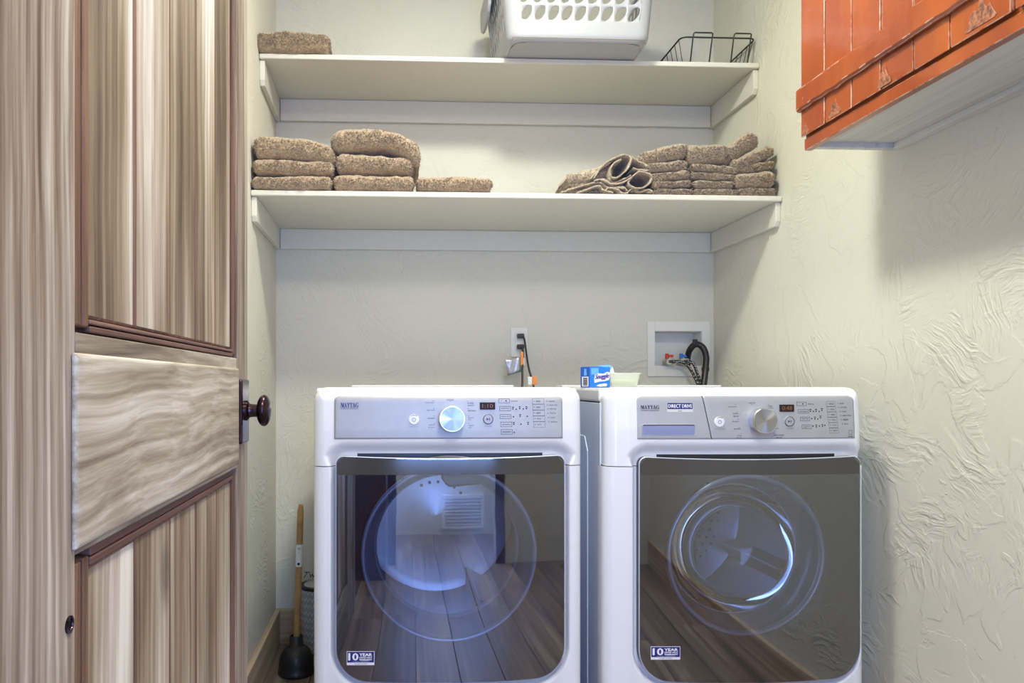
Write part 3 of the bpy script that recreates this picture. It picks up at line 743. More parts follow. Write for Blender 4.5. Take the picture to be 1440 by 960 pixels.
# ------------------------------------------------------------------ the open door
def door_open():
    X = -.270; Ye = PYw(348, X); Ys = .40; th = .036
    t = thing('door_1', None, None, (X-th/2, (Ys+Ye)/2, .0)); del_keys = None
    t['kind'] = 'structure'
    ya, yb_ = PYw(107, X), PYw(333, X)      # inner edges of the stiles
    zb, zt = .012, 2.04
    obj('stile', bx(X-th, X, Ys, ya, zb, zt), M_DV, t, bevel=.003)
    obj('stile', bx(X-th, X, yb_, Ye, zb, zt), M_DV, t, bevel=.002)
    obj('rail', bx(X-th, X, ya+.0005, yb_-.0005, .903, 1.094), M_DH, t, bevel=.001)
    obj('rail', bx(X-th, X, ya+.0005, yb_-.0005, zb, .20), M_DH, t, bevel=.001)
    obj('rail', bx(X-th, X, ya+.0005, yb_-.0005, 1.90, zt), M_DH, t, bevel=.001)
    # raised middle board
    y0, y1, z0, z1 = PYw(108, X+.005), PYw(336, X+.005), .909, 1.076
    bm = NB(); rings = []
    for x, ins in ((X+.0004, 0), (X+.003, .0), (X+.0050, .0012), (X+.0058, .004), (X+.0062, .010), (X+.0064, .03)):
        rings.append([bm.verts.new(p) for p in ((x, y0+ins, z0+ins), (x, y1-ins, z0+ins), (x, y1-ins, z1-ins), (x, y0+ins, z1-ins))])
    for a, c in zip(rings, rings[1:]):
        for k in range(4): bm.faces.new((a[k], a[(k+1) % 4], c[(k+1) % 4], c[k]))
    bm.faces.new(rings[-1]); bm.faces.new(rings[0][::-1])
    obj('raised_board', bm, M_DH, t, bevel=.0012)
    # planked fields
    for (zz0, zz1, cuts, nm) in ((1.099, 1.895, (118, 186, 236, 273, 300, 322), 'up'), (.205, .896, (118, 187, 236, 273, 302, 322), 'low')):
        ys = [PYw(p, X-.008) for p in cuts]
        obj('panel_back', bx(X-.028, X-.014, ya-.004, yb_+.004, zz0-.004, zz1+.004), M_DR, t)
        for i, (a, c) in enumerate(zip(ys, ys[1:])):
            top = zz1-.012 if nm == 'low' else zz1-.012
            pk = obj('plank', bx(X-.0141, X-.006+(.0008*(i % 2)), a+.0012, c-.0012, zz0+.010, top), M_DP, t, bevel=.0034, seg=2); pk.data.materials.append(M_DM); pk.modifiers['bevel'].material = 1
        # mouldings round the field: three stepped beads per side
        for k, (w_, x_) in enumerate(((.012, X-.0005), (.0065, X-.004), (.010, X-.0065))):
            off = (0, .0125, .0195)[k]
            L_ = ya+off if False else None
        mw = ys[0]-ya; mr = yb_-ys[-1]
        def beads(y0, y1, dirn):
            W = y1-y0
            for f0, f1, dx in ((0, .36, -.001), (.40, .62, -.006), (.66, .97, -.003)):
                p, q_ = (y0+W*f0, y0+W*f1)
                obj('moulding', bx(X-.016, X+dx, p, q_, zz0+.001, zz1-.001), M_DM, t, bevel=.0018, seg=2)
        beads(yb_-mr, yb_, 1); beads(ya, ya+mw, -1)
        for z0_, z1_ in ((zz0-.003, zz0+.003), (zz0+.0045, zz0+.009)) if nm == 'up' else ((zz1-.011, zz1-.003), (zz1-.002, zz1+.0065)):
            obj('moulding', bx(X-.016, X-.0015, ya+mw, yb_-mr, z0_, z1_), M_DR, t, bevel=.0015)
    # knob and plate on both faces
    Yk = (PYw(337, X)+PYw(350, X))/2; Yk = 1.29; zk = PZ(577, X+.05, Yk)
    kn = obj('knob_plate', bx(X+.0005, X+.0095, Yk-.031, Yk+.031, zk-.058, zk+.056), M_BRZ, t, bevel=.004, seg=2, label='dark bronze plate')
    xk0 = X+.009
    bm = NB(); lathe(bm, [(.018, 0), (.018, .004), (.0125, .0075), (.0115, .012), (.0115, .022)], (xk0, Yk, zk), 'X', 28)
    obj('collar', bm, M_BRZ, kn, smooth=True, angle=.6)
    bm = NB(); prof = [(.0095, .014)]
    for k in range(1, 15):
        a = PI*k/15; prof.append((.0285*math.sin(a)**.9, .020+.0125*(1-math.cos(a))))
    prof.append((.001, .0455)); lathe(bm, prof, (xk0, Yk, zk), 'X', 36)
    obj('door_knob', bm, M_BRZ, kn, smooth=True, label='dark bronze oval door knob')
    kn2 = obj('knob_plate', bx(X-th-.0095, X-th-.0005, Yk-.031, Yk+.031, zk-.058, zk+.056), M_BRZ, t, bevel=.004)
    bm = NB(); lathe(bm, [(.011, 0), (.011, -.02), (.028, -.03), (.030, -.042), (.018, -.052), (.001, -.054)], (X-th-.009, Yk, zk), 'X', 28); obj('door_knob', bm, M_BRZ, kn2, smooth=True)
    # dark screw hole low on the near stile
    ysn = PYw(97, X); zsn = PZ(878, X, ysn)
    bm = NB(); lathe(bm, [(.0075, 0), (.0075, .0012), (.005, .0016), (.0045, .0005)], (X, ysn, zsn), 'X', 20); obj('knot_plug', bm, M_BRZ, t, smooth=True, angle=.6)
    # jamb that carries the hinges, off the left wall
    struct('trim_2', bx(XL+.001, X+.005, Ys-.05, Ys-.003, 0, 2.08), M_DV, .002)
door_open()

# ------------------------------------------------------------------ lettering
TXT = {}
def text_mesh(s, shear=0, res=2):
    key = (s, shear)
    if key in TXT: return TXT[key]
    cu = bpy.data.curves.new('t', 'FONT'); cu.body = s; cu.resolution_u = res; cu.shear = shear
    o = bpy.data.objects.new('t', cu); COL.objects.link(o)
    dg = bpy.context.evaluated_depsgraph_get(); me = bpy.data.meshes.new_from_object(o.evaluated_get(dg))
    vs_ = [v.co.copy() for v in me.vertices]; fs = [tuple(p.vertices) for p in me.polygons]
    bpy.data.objects.remove(o); bpy.data.curves.remove(cu); bpy.data.meshes.remove(me)
    TXT[key] = (vs_, fs); return TXT[key]
def put(bm, s, x0, x1, z0, z1, fy, shear=0, bold=0):
    """text stretched into the rectangle; fy(x,z) gives the depth"""
    v, f = text_mesh(s, shear)
    if not v: return
    ax0, ax1 = min(p.x for p in v), max(p.x for p in v); ay0, ay1 = min(p.y for p in v), max(p.y for p in v)
    offs = [(0, 0)] if not bold else [(0, 0), (bold, 0), (-bold, 0), (0, bold*.6), (0, -bold*.6)]
    for i, (dx, dz) in enumerate(offs):
        nv = []
        for p in v:
            x = x0+(p.x-ax0)/(ax1-ax0+1e-9)*(x1-x0)+dx; z = z0+(p.y-ay0)/(ay1-ay0+1e-9)*(z1-z0)+dz
            nv.append(bm.verts.new((x, fy(x, z)-.00004*i, z)))
        for q in f:
            try: bm.faces.new([nv[i] for i in q])
            except ValueError: pass
def flat(bm, pts, fy):
    try: bm.faces.new([bm.verts.new((x, fy(x, z), z)) for x, z in pts])
    except ValueError: pass
def rect(bm, x0, x1, z0, z1, fy): flat(bm, [(x0, z0), (x1, z0), (x1, z1), (x0, z1)], fy)
def frame(bm, x0, x1, z0, z1, t, fy):
    rect(bm, x0, x1, z0, z0+t, fy); rect(bm, x0, x1, z1-t, z1, fy); rect(bm, x0, x0+t, z0, z1, fy); rect(bm, x1-t, x1, z0, z1, fy)
def ringf(bm, cx, cz, r0, r1, fy, a0=0, a1=2*PI, n=28):
    for k in range(n):
        a, c = a0+(a1-a0)*k/n, a0+(a1-a0)*(k+1)/n
        flat(bm, [(cx+r*math.cos(q), cz+r*math.sin(q)) for r, q in ((r0, a), (r1, a), (r1, c), (r0, c))], fy)
def disc(bm, cx, cz, r, fy, n=12): flat(bm, [(cx+r*math.cos(2*PI*k/n), cz+r*math.sin(2*PI*k/n)) for k in range(n)], fy)
SER = {  # bold serif capitals in a unit box: list of polygons, width
 'M': ([[(0,0),(.26,0),(.26,.07),(0,.07)],[(.09,.07),(.16,.07),(.16,.93),(.09,.93)],[(0,.93),(.27,.93),(.27,1),(0,1)],[(.14,.97),(.34,.97),(.60,.25),(.50,.02)],[(.50,.02),(.56,.2),(.80,.97),(.73,.97)],[(.72,.07),(.92,.07),(.92,.93),(.72,.93)],[(.64,0),(1,0),(1,.07),(.64,.07)],[(.72,.93),(1,.93),(1,1),(.72,1)]], 1.12),
 'A': ([[(0,0),(.30,0),(.30,.07),(0,.07)],[(.08,.07),(.17,.07),(.50,.88),(.44,1)],[(.44,1),(.56,1),(.90,.07),(.66,.07)],[(.22,.28),(.70,.28),(.68,.36),(.25,.36)],[(.54,0),(1,0),(1,.07),(.54,.07)]], .92),
 'Y': ([[(.30,0),(.72,0),(.72,.07),(.30,.07)],[(.40,.07),(.62,.07),(.62,.45),(.40,.45)],[(.08,.93),(.34,.93),(.62,.45),(.40,.42)],[(.0,.93),(.42,.93),(.42,1),(0,1)],[(.76,.93),(.86,.93),(.60,.42),(.52,.45)],[(.64,.93),(1,.93),(1,1),(.64,1)]], .90),
 'T': ([[(.26,0),(.74,0),(.74,.07),(.26,.07)],[(.38,.07),(.62,.07),(.62,.93),(.38,.93)],[(0,.93),(1,.93),(1,1),(0,1)],[(0,.70),(.06,.70),(.12,.93),(0,.93)],[(1,.70),(.94,.70),(.88,.93),(1,.93)]], .84),
}
def G_poly():
    P = []
    for k in range(20):
        a, c = math.radians(48+k*13.2), math.radians(48+(k+1)*13.2)
        def q(r, t): return (.48+r*.48*math.cos(t), .5+r*.52*math.sin(t))
        w0 = .5+.42*abs(math.sin((a)/1.0))**2; w1 = .5+.42*abs(math.sin(c))**2
        P.append([q(1, a), q(1, c), q(w1, c), q(w0, a)])
    P += [[(.66,.05),(.88,.05),(.88,.42),(.66,.42)], [(.54,.40),(1,.40),(1,.47),(.54,.47)], [(.82,.70),(.90,.70),(.90,1),(.84,.96)]]
    return P
SER['G'] = (G_poly(), 1.0)
def serif(bm, s, x0, x1, z0, z1, fy):
    tot = sum(SER[c][1] for c in s)+.06*(len(s)-1); k = (x1-x0)/tot; x = x0
    for c in s:
        P, w_ = SER[c]
        for poly in P:
            for q_ in (0, .00045): flat(bm, [(x+px*w_*k+q_, z0+pz*(z1-z0)) for px, pz in poly], lambda a_, b_: fy(a_, b_)-q_*.1)
        x += (w_+.06)*k

# ------------------------------------------------------------------ washer and dryer
YF = 1.828
def sdf_rr(x, z, x0, x1, z0, z1, rt, rb):
    cx, cz = (x0+x1)/2, (z0+z1)/2; r = rt if z > cz else rb
    qx = abs(x-cx)-(x1-x0)/2+r; qz = abs(z-cz)-(z1-z0)/2+r
    return math.hypot(max(qx, 0), max(qz, 0))+min(max(qx, qz), 0)-r
def machine(kind):
    dry = kind == 'dryer'
    if dry: x0, x1 = PX(440, YF), PX(820, YF)
    else: x0, x1 = PX(849, YF), PX(1219, YF)
    xc = (x0+x1)/2; hw = (x1-x0)/2; zt = 1.040; zb = .03
    X = lambda p: PX(p, YF); Z = lambda py: PZ(py, xc, YF)
    if dry: dpx, dpy = (473, 793), (640, 958)
    else: dpx, dpy = (897, 1205), (641, 957)
    dx0, dx1, dz0, dz1 = X(dpx[0]), X(dpx[1]), Z(dpy[1]), Z(dpy[0])
    seam = Z(655)
    label = ('white front-loading dryer on the left, standing below the outlet' if dry else 'white front-loading washer on the right, against the right wall')
    t = thing('clothes_'+kind, label, kind if dry else 'washer', (xc, YF+.38, 0))
    bulge = .006 if dry else .014
    RE = .030
    def silh(z):      # half width of the silhouette at height z
        c = .034; d = zt-z
        return hw-(c-math.sqrt(max(0, c*c-(c-d)**2)) if d < c else 0) - (.006 if z > seam else 0)*(0 if dry else 1)
    def surf(x, z):
        h = silh(z); d = min(h-abs(x-xc), (zt-z)*.8)
        e = RE-math.sqrt(max(0, RE*RE-(RE-d)**2)) if d < RE else 0
        u = (x-xc)/hw
        y = YF+e-bulge*(1-u*u)*min(1, max(0, (h-abs(x-xc))/.06))
        # console leans back a little
        if z > .93: y += (z-.93)*.06
        s = sdf_rr(x, z, dx0-.006, dx1+.006, dz0-.004, dz1+.004, .035, .088)
        wd = .010+(.026 if z > dz1-.03 else 0)*min(1, max(0, (z-dz1+.03)/.03))
        if s < wd:
            k = min(1, (wd-s)/wd); k = k*k*(3-2*k)
            y += .020*k
        return y
    def shell(name, za, zb_, nz, m, label=None):
        nx = 200; bm = NB(); rows = []
        for j in range(nz+1):
            v = j/nz; z = za+(zb_-za)*(math.sin(v*PI/2) if zb_ >= zt-.001 else v)
            h = silh(z)-.0002; row = []
            for i in range(nx+1):
                u = math.sin((i/nx-.5)*PI)*.5+(i/nx-.5)*1.0; x = xc+h*u
                row.append(bm.verts.new((x, surf(x, z), z)))
            rows.append(row)
        for a, b_ in zip(rows, rows[1:]):
            for i in range(nx):
                c = (a[i].co+b_[i+1].co)/2
                if sdf_rr(c.x, c.z, dx0-.006, dx1+.006, dz0-.004, dz1+.004, .035, .088) < -.014: continue
                bm.faces.new((a[i], a[i+1], b_[i+1], b_[i]))
        # returns at the sides and the top
        yb_ = YF+.055
        for row_i in (0, -1):
            col = [r[row_i] for r in rows]; e = [bm.verts.new((v.co.x, yb_, v.co.z)) for v in col]
            for k in range(len(col)-1): bm.faces.new((col[k], col[k+1], e[k+1], e[k]))
        if zb_ >= zt-.001:
            top = rows[-1]; e = [bm.verts.new((v.co.x, yb_, v.co.z)) for v in top]
            for k in range(len(top)-1): bm.faces.new((top[k], top[k+1], e[k+1], e[k]))
        for edge, cond in ((rows[0], True), (rows[-1], zb_ < zt-.001)):
            if not cond: continue
            e = [bm.verts.new((v.co.x, v.co.y+.012, v.co.z)) for v in edge]
            for k in range(len(edge)-1):
                c = (edge[k].co+edge[k+1].co)/2
                if sdf_rr(c.x, c.z, dx0-.006, dx1+.006, dz0-.004, dz1+.004, .035, .088) < -.010: continue
                bm.faces.new((edge[k], edge[k+1], e[k+1], e[k]))
        bmesh.ops.remove_doubles(bm, verts=bm.verts, dist=.00005)
        return obj(name, bm, m, t, smooth=True, angle=1.0)
    shell('front_panel', zb, seam-.0011, 190, M_WPL)
    shell('console_housing', seam+.0011, zt, 90, M_WPL)
    # steel body and top
    Yb = YF+.80
    b = NB(); sx0, sx1 = x0+.003, x1-.003
    box(b, sx0, sx0+.004, YF+.045, Yb, zb, .998); box(b, sx1-.004, sx1, YF+.045, Yb, zb, .998); box(b, sx0, sx1, Yb-.004, Yb, zb, .998)
    obj('cabinet', b, M_SIDE, t, bevel=.0015)
    if not dry:
        bm = NB(); pts = []          # pressed shape on the left side, as the gap shows
        yy0, yy1 = YF+.16, Yb-.06
        prism(bm, [(sx0+.0005, yy0, .10), (sx0+.0005, yy0, .86), (sx0+.0005, yy0+.03, .90), (sx0+.0005, yy1, .90), (sx0+.0005, yy1, .10)], (-.0025, 0, 0))
        obj('side_pressing', bm, M_SIDE, t, bevel=.002)
    b = bx(x0+.002, x1-.002, YF+.05, Yb, 1.0, zt-.002); obj('top_panel', b, M_WHITE, t, bevel=.008, seg=3)
    # slightly raised rear lip seen as a second line
    b = bx(x0+.06, x1-.06, Yb-.10, Yb-.01, zt-.0025, zt+.004); obj('rear_lip', b, M_WHITE, t, bevel=.003)
    for fx in (x0+.06, x1-.06):
        for fy_ in (YF+.1, Yb-.08):
            obj('foot', lathe(NB(), [(.022, 0), (.022, .012), (.010, .016), (.010, .034)], (fx, fy_, 0), 'Z', 16), M_BLKPL, t, smooth=True, angle=.6)
    # ---- console plate
    def sf(o_): return lambda x, z: surf(x, z)-o_
    if dry: cpx = (470, 791)
    else: cpx = (895, 1201)
    cx0, cx1 = X(cpx[0]), X(cpx[1]); cz0, cz1 = Z(616.5), Z(556.5)
    def plate(name, xa, xb, m, off, rtl, rtr, xa_b=None, xb_b=None):
        bm = NB(); nx, nz = 90, 24; rows = []
        for j in range(nz+1):
            z = cz0+(cz1-cz0)*(1-(1-j/nz)**1.0); d = cz1-z
            il = rtl-math.sqrt(max(0, rtl*rtl-(rtl-d)**2)) if d < rtl else 0
            ir = rtr-math.sqrt(max(0, rtr*rtr-(rtr-d)**2)) if d < rtr else 0
            f = (cz1-z)/(cz1-cz0)
            a = xa+il+((xa_b-xa)*f if xa_b is not None else 0); c = xb-ir+((xb_b-xb)*f if xb_b is not None else 0)
            rows.append([bm.verts.new((a+(c-a)*i/nx, surf(a+(c-a)*i/nx, z)-off, z)) for i in range(nx+1)])
        for a, c in zip(rows, rows[1:]):
            for i in range(nx): bm.faces.new((a[i], a[i+1], c[i+1], c[i]))
        return obj(name, bm, m, t, smooth=True, solid=.0012)
    if dry:
        plate('control_panel', cx0, cx1, M_CONS, .0006, .012, .012)
    else:
        plate('control_panel', X(986), cx1, M_CONS, .0006, .0005, .014, xa_b=X(997.5))
        dr = plate('dispenser_drawer', cx0, X(985), M_CONS, .0006, .012, .0005, xb_b=X(996.5))
    f1 = sf(.0016); f2 = sf(.0019)
    if not dry:
        gb = NB()
        for k in range(8):
            q0, q1 = k/8, (k+1)/8; zA, zB = cz1+(cz0-cz1)*q0, cz1+(cz0-cz1)*q1
            flat(gb, [(X(984+11.5*q0), zA), (X(986.8+11.5*q0), zA), (X(986.8+11.5*q1), zB), (X(984+11.5*q1), zB)], sf(.0007))
        obj('drawer_gap', gb, M_BLKPL, t)
    ink = NB(); nav = NB()
    if dry:
        serif(nav, 'MAYTAG', X(479), X(504), Z(572.5), Z(566), f1)
        put(nav, 'COMMERCIAL TECHNOLOGY', X(479), X(504), Z(575), Z(573.2), f1)
        kx, kz, kr = X(634.5), Z(588), .0335
        ax, az = X(582), Z(589.5); px_, pz_ = X(686), Z(589)
        ds = (674.5, 696, 565.5, 575.5)
        lab = [(599, 610, 566, 'heavy duty'), (600, 611, 576.5, 'bulky items'), (601, 611, 587.5, 'sheets'), (603, 611, 597, 'quick'), (602, 611, 600.5, 'dry cycle')]
        rab = [(657, 666, 566.5, 'wrinkle'), (657, 666, 569.5, 'control'), (657.5, 669, 577, 'delicates'), (658, 665, 587, 'timed'), (658, 662.5, 590, 'dry'), (658.5, 665, 598, 'rapid'), (658.5, 662.5, 601, 'dry')]
        dots = [(609.5, 563.5), (610, 574), (610.5, 584.5), (611, 595), (657.5, 564), (658, 574.5), (658.5, 584.5), (659, 595), (633, 564)]
        topw = (628, 638, 561.8, 'normal')
        bxs = [(701, 716.5, 560.5, 566.5, ''), (702, 718, 571, 577.5, 'temperature'), (702.5, 718.5, 582.5, 588.5, 'dryness level'), (703.5, 719.5, 593, 600, 'wrinkle'), (704, 720, 603.5, 610.5, 'steam')]
        lvl = [(721, 574), (725.5, 574.5), (730.5, 573.5), (735.5, 574), (740, 573.5), (721.5, 585), (731, 584.5), (741, 584.5), (722, 595.5), (732, 595.5), (742, 595.5), (722.5, 607)]
        colb = (748.5, 765, 560, 601, 5); colt = [(769, 564, 'towels'), (769.5, 569.5, 'heavy duty'), (770, 575, 'sensing'), (770.5, 581, 'drying'), (771, 587, 'cool'), (771.5, 593, 'clothes')]
        knob_lab = 'brushed round selector knob'
    else:
        serif(nav, 'MAYTAG', X(900), X(925.5), Z(574.6), Z(569.5), f1)
        put(nav, 'COMMERCIAL TECHNOLOGY', X(900), X(925.5), Z(577.5), Z(575.7), f1)
        kx, kz, kr = X(1065), Z(590.5), .0335
        ax, az = X(1008), Z(592.5); px_, pz_ = X(1106), Z(592)
        ds = (1093, 1113, 568.5, 578.5)
        lab = [(1021, 1033, 571.5, 'powerwash'), (1028, 1035, 581, 'bulky'), (1028, 1035, 584.5, 'items'), (1026, 1035.5, 592, 'allergen'), (1028, 1037.5, 602, 'sanitize'), (1033, 1039, 611.5, 'drain'), (1032, 1039, 615, '& spin')]
        rab = [(1077, 1083, 570.5, 'whites'), (1077.5, 1084.5, 573.5, 'only'), (1079, 1087, 581, 'wrinkle'), (1080, 1086.5, 584, 'control'), (1084, 1091, 591, 'colors'), (1082, 1091, 601.5, 'delicates'), (1084, 1099, 611, 'clean washer'), (1087, 1096, 614.5, 'affresh')]
        dots = [(1031.5, 568), (1033, 579), (1034.5, 589), (1036, 600), (1038, 609), (1077, 568), (1079, 578), (1082.5, 589), (1083.5, 598.5), (1084, 608.5), (1054.5, 568)]
        topw = (1050, 1058.5, 566, 'normal')
        bxs = [(1117.5, 1131.5, 565, 570.5, ''), (1119, 1134.5, 575.5, 581, 'soil level'), (1122, 1136, 586, 591.5, 'temp'), (1124, 1138, 597, 602.5, 'spin')]
        lvl = [(1137, 577), (1141, 577.5), (1145, 577), (1149.5, 577.5), (1153.5, 576), (1138.5, 587.5), (1143, 588), (1147, 588), (1151, 586.5), (1140, 598), (1144.5, 599), (1149, 598), (1153.5, 598.5), (1157, 597)]
        colb = (1160, 1173, 564, 609, 6); colt = [(1177, 567, 'soak'), (1178, 572.5, 'wrinkle'), (1179.5, 578.5, 'rinse'), (1180.5, 584, 'extra rinse'), (1181.5, 590, 'steam'), (1182.5, 596, 'done')]
    for a, c, y, s in lab+rab+[topw]: put(ink, s, X(a), X(c), Z(y+1.0), Z(y-1.1), f1)
    for a, y in dots: disc(ink, X(a), Z(y), .0010, f1, 8)
    for a, c, y0, y1, s in bxs:
        frame(ink, X(a), X(c), Z(y1), Z(y0), .0008, f1)
        if s: put(ink, s, X(a+2), X(c-2), Z((y0+y1)/2+1), Z((y0+y1)/2-1.1), f1)
        else:
            disc(ink, X(a+4), Z((y0+y1)/2), .0009, f1); disc(ink, X(c-5), Z((y0+y1)/2), .0018, f1)
            put(ink, 'time' if not dry else 'more time', X(c+2), X(c+11), Z((y0+y1)/2+1), Z((y0+y1)/2-1), f1)
    for i, (a, y) in enumerate(lvl):
        rect(ink, X(a-.7), X(a+.9), Z(y+1.6), Z(y), f1)
        if i % 2 == 0: rect(ink, X(a-1.2), X(a+1.4), Z(y-1), Z(y-2.1), f1)
    a, c, y0, y1, nn = colb; sh = 1.6 if dry else 4.5
    for k in range(nn):
        ya_, yb2 = y0+(y1-y0)*k/nn, y0+(y1-y0)*(k+1)/nn; q = sh*k/nn
        frame(ink, X(a+q), X(c+q), Z(yb2), Z(ya_), .0005, f1); disc(ink, X(a+q+2.4), Z((ya_+yb2)/2), .0010, f1, 8)
        put(ink, ['eco', 'static', 'extra', 'damp', 'cycle', 'signal'][k], X(a+q+5), X(a+q+11), Z((ya_+yb2)/2+1.2), Z((ya_+yb2)/2-1.2), f1)
    for a, y, s in colt:
        disc(ink, X(a), Z(y), .0011, f1, 8); put(ink, s, X(a+2.5), X(a+5+len(s)), Z(y+1), Z(y-1.1), f1)
    # power and start symbols
    put(ink, 'power  cancel', X(0)+ax-X(0)-.0125, ax+.0125, az-.0190, az-.0172, f1)
    put(ink, 'hold to start', px_-.010, px_+.010, pz_-.0190, pz_-.0172, f1)
    tag(obj('panel_print', ink, M_INK, t, label='dark printed settings'), kind='stuff'); obj('brand_lettering', nav, M_NAVY if dry else M_INK, t)
    # buttons
    for nm_, bx_, bz_ in (('power_button', ax, az), ('start_button', px_, pz_)):
        yy = surf(bx_, bz_)
        bt = obj(nm_, lathe(NB(), [(.0135, 0), (.0135, -.0030), (.012, -.0045), (.0005, -.0048)], (bx_, yy, bz_), 'Y', 30), M_WPL if nm_ == 'power_button' else M_CONS, t, smooth=True, angle=.6)
        sy = NB(); fb = lambda x, z, yy=yy: yy-.0051
        ringf(sy, bx_, bz_, .0115, .0128, fb, *((0, 2*PI) if nm_ == 'start_button' else (PI*.28, PI*.72)))
        if nm_ == 'power_button':
            ringf(sy, bx_, bz_, .0038, .0048, fb, PI*.65, PI*2.35); rect(sy, bx_-.0005, bx_+.0005, bz_+.001, bz_+.0055, fb)
        else:
            flat(sy, [(bx_-.0042, bz_-.0034), (bx_+.0004, bz_), (bx_-.0042, bz_+.0034)], fb)
            rect(sy, bx_+.0016, bx_+.0026, bz_-.0034, bz_+.0034, fb); rect(sy, bx_+.0036, bx_+.0046, bz_-.0034, bz_+.0034, fb)
        obj('symbol', sy, M_INK, bt)
    xa, xb = X(ds[0]), X(ds[1]); za, zb2 = Z(ds[3]), Z(ds[2]); ym = surf((xa+xb)/2, za)
    dd_ = obj('display', bx(xa, xb, ym-.004, ym+.004, za, zb2), M_DISP, t, bevel=.0008)
    sg = NB(); put(sg, '0:48' if not dry else '1:10', xa+.006, xb-.006, za+.004, zb2-.004, lambda x, z: ym-.0042); obj('digits', sg, M_SEG, dd_)
    # knob
    ky = surf(kx, kz); kh = .030
    kn = obj('selector_knob', lathe(NB(), [(kr*.94, .002), (kr*.95, -kh*.7), (kr, -kh*.78), (kr, -kh*.95), (kr*.96, -kh)], (kx, ky, kz), 'Y', 56), M_CHR, t, smooth=True, angle=.5)
    cap = NB(); n = 96; c0 = cap.verts.new((kx, ky-kh*1.0-.0009, kz)); rr = [cap.verts.new((kx+kr*.9*math.cos(2*PI*k/n), ky-kh*1.0-.0009-.0007*math.sin(4*2*PI*k/n), kz+kr*.9*math.sin(2*PI*k/n))) for k in range(n)]  # low ripples shaped into the face to give spoke-like highlights
    for k in range(n): cap.faces.new((c0, rr[k], rr[(k+1) % n]))
    obj('knob_face', cap, M_SPIN, kn)
    if not dry:
        # drawer pull recess
        xa, xb, za, zb2 = X(901), X(975), Z(612), Z(595.5); f3 = sf(.0004)
        o_ = rrect(xa, xb, za, zb2, .004, .005, 5)
        bm = NB(); n = len(o_); A = [bm.verts.new((x, surf(x, z)-.0017, z)) for x, z in o_]
        cxm, czm = (xa+xb)/2, (za+zb2)/2
        B = [bm.verts.new((cxm+(x-cxm)*.985, surf(x, z)-.0030, czm+(z-czm)*.93)) for x, z in o_]
        D = [bm.verts.new((cxm+(x-cxm)*.965, surf(x, z)-.0022, czm+(z-czm)*.84-.0006)) for x, z in o_]
        for P1, P2 in ((A, B), (B, D)):
            for k in range(n): bm.faces.new((P1[k], P1[(k+1) % n], P2[(k+1) % n], P2[k]))
        obj('pull_rim', bm, M_CONS, dr, smooth=True, angle=.7)
        bm = NB(); rows = []; nx2 = 30
        for j in range(9):
            z = za+.002+(zb2-za-.004)*j/8; dep = -.0021
            rows.append([bm.verts.new((xa+.002+(xb-xa-.004)*i/nx2, surf(xa+(xb-xa)*i/nx2, z)+dep, z)) for i in range(nx2+1)])
        for a_, b_ in zip(rows, rows[1:]):
            for i in range(nx2): bm.faces.new((a_[i], a_[i+1], b_[i+1], b_[i]))
        obj('pull_recess', bm, mat('pull_blue_grey', (.22, .26, .46), .25, coat=.8), dr, smooth=True)
        bm = NB(); rect(bm, xa+.003, xb-.003, zb2-.0035, zb2-.0015, sf(.0028)); obj('pull_gap', bm, M_BLKPL, dr)
        # blue sticker
        st_ = NB(); 
        xa, xb, za, zb2 = X(936.5), X(972), Z(579), Z(565.5)
        n_ = 10
        for k in range(n_): rect(st_, xa+(xb-xa)*k/n_, xa+(xb-xa)*(k+1)/n_, za, zb2, sf(.0015))
        s1 = obj('sticker', st_, mat('pale_sticker', (.62, .62, .62), .4), dr)
        nb = NB(); 
        for k in range(n_): rect(nb, xa+.0008+(xb-xa-.0016)*k/n_, xa+.0008+(xb-xa-.0016)*(k+1)/n_, za+.0085, zb2-.001, sf(.0019))
        for v in nb.verts: pass
        obj('sticker_band', nb, M_NAVY, t)
        wt = NB(); put(wt, 'DIRECT DRIVE', xa+.003, xb-.003, za+.0118, zb2-.0045, sf(.0024), bold=.0003); obj('sticker_lettering', wt, M_WINK, t)
        wt = NB(); put(wt, 'motor', (xa+xb)/2-.005, (xa+xb)/2+.005, za+.002, za+.005, sf(.0019)); obj('sticker_lettering', wt, M_INK, t)
        wt = NB(); frame(wt, X(1192), X(1197), Z(611), Z(605), .0006, f1); put(wt, 'HE', X(1191.5), X(1198), Z(615), Z(612.6), f1); obj('efficiency_mark', wt, M_INK, t)
    # ---- door
    yg = YF-bulge*.7-.010           # front of the glass
    cyc = Z(778 if dry else 779); cxr = X(632 if dry else 1047)
    R = .2235 if dry else .207
    # door outline with softly curved top and bottom
    out = rrect(dx0, dx1, dz0+.012, dz1, .020, .078, 12)
    def bend(x, z):
        u = (x-(dx0+dx1)/2)/((dx1-dx0)/2); u = max(-1, min(1, u))
        zz = z
        if z < cyc: zz -= .012*(1-u*u)*min(1, (cyc-z)/.2)
        else: zz -= .008*(1-u*u)*min(1, max(0, (z-cyc)/.25))
        return zz
    cv = .006
    def gy(x): u = (x-(dx0+dx1)/2)/((dx1-dx0)/2); return yg+cv*u*u
    out = [(x, bend(x, z)) for x, z in out]
    # subdivide horizontal edges for curvature
    dense = []
    for k in range(len(out)):
        (xa, za), (xb, zb2) = out[k], out[(k+1) % len(out)]; m_ = max(1, int(math.hypot(xb-xa, zb2-za)/.02))
        for j in range(m_): 
            x = xa+(xb-xa)*j/m_; z = za+(zb2-za)*j/m_
            if m_ > 4 and abs(xb-xa) > .2:
                u0 = (x-(dx0+dx1)/2)/((dx1-dx0)/2); ue = (xa-(dx0+dx1)/2)/((dx1-dx0)/2)
                z -= (.012 if z < cyc else .008)*((1-u0*u0)-(1-ue*ue))
            dense.append((x, z))
    out = dense; n = len(out)
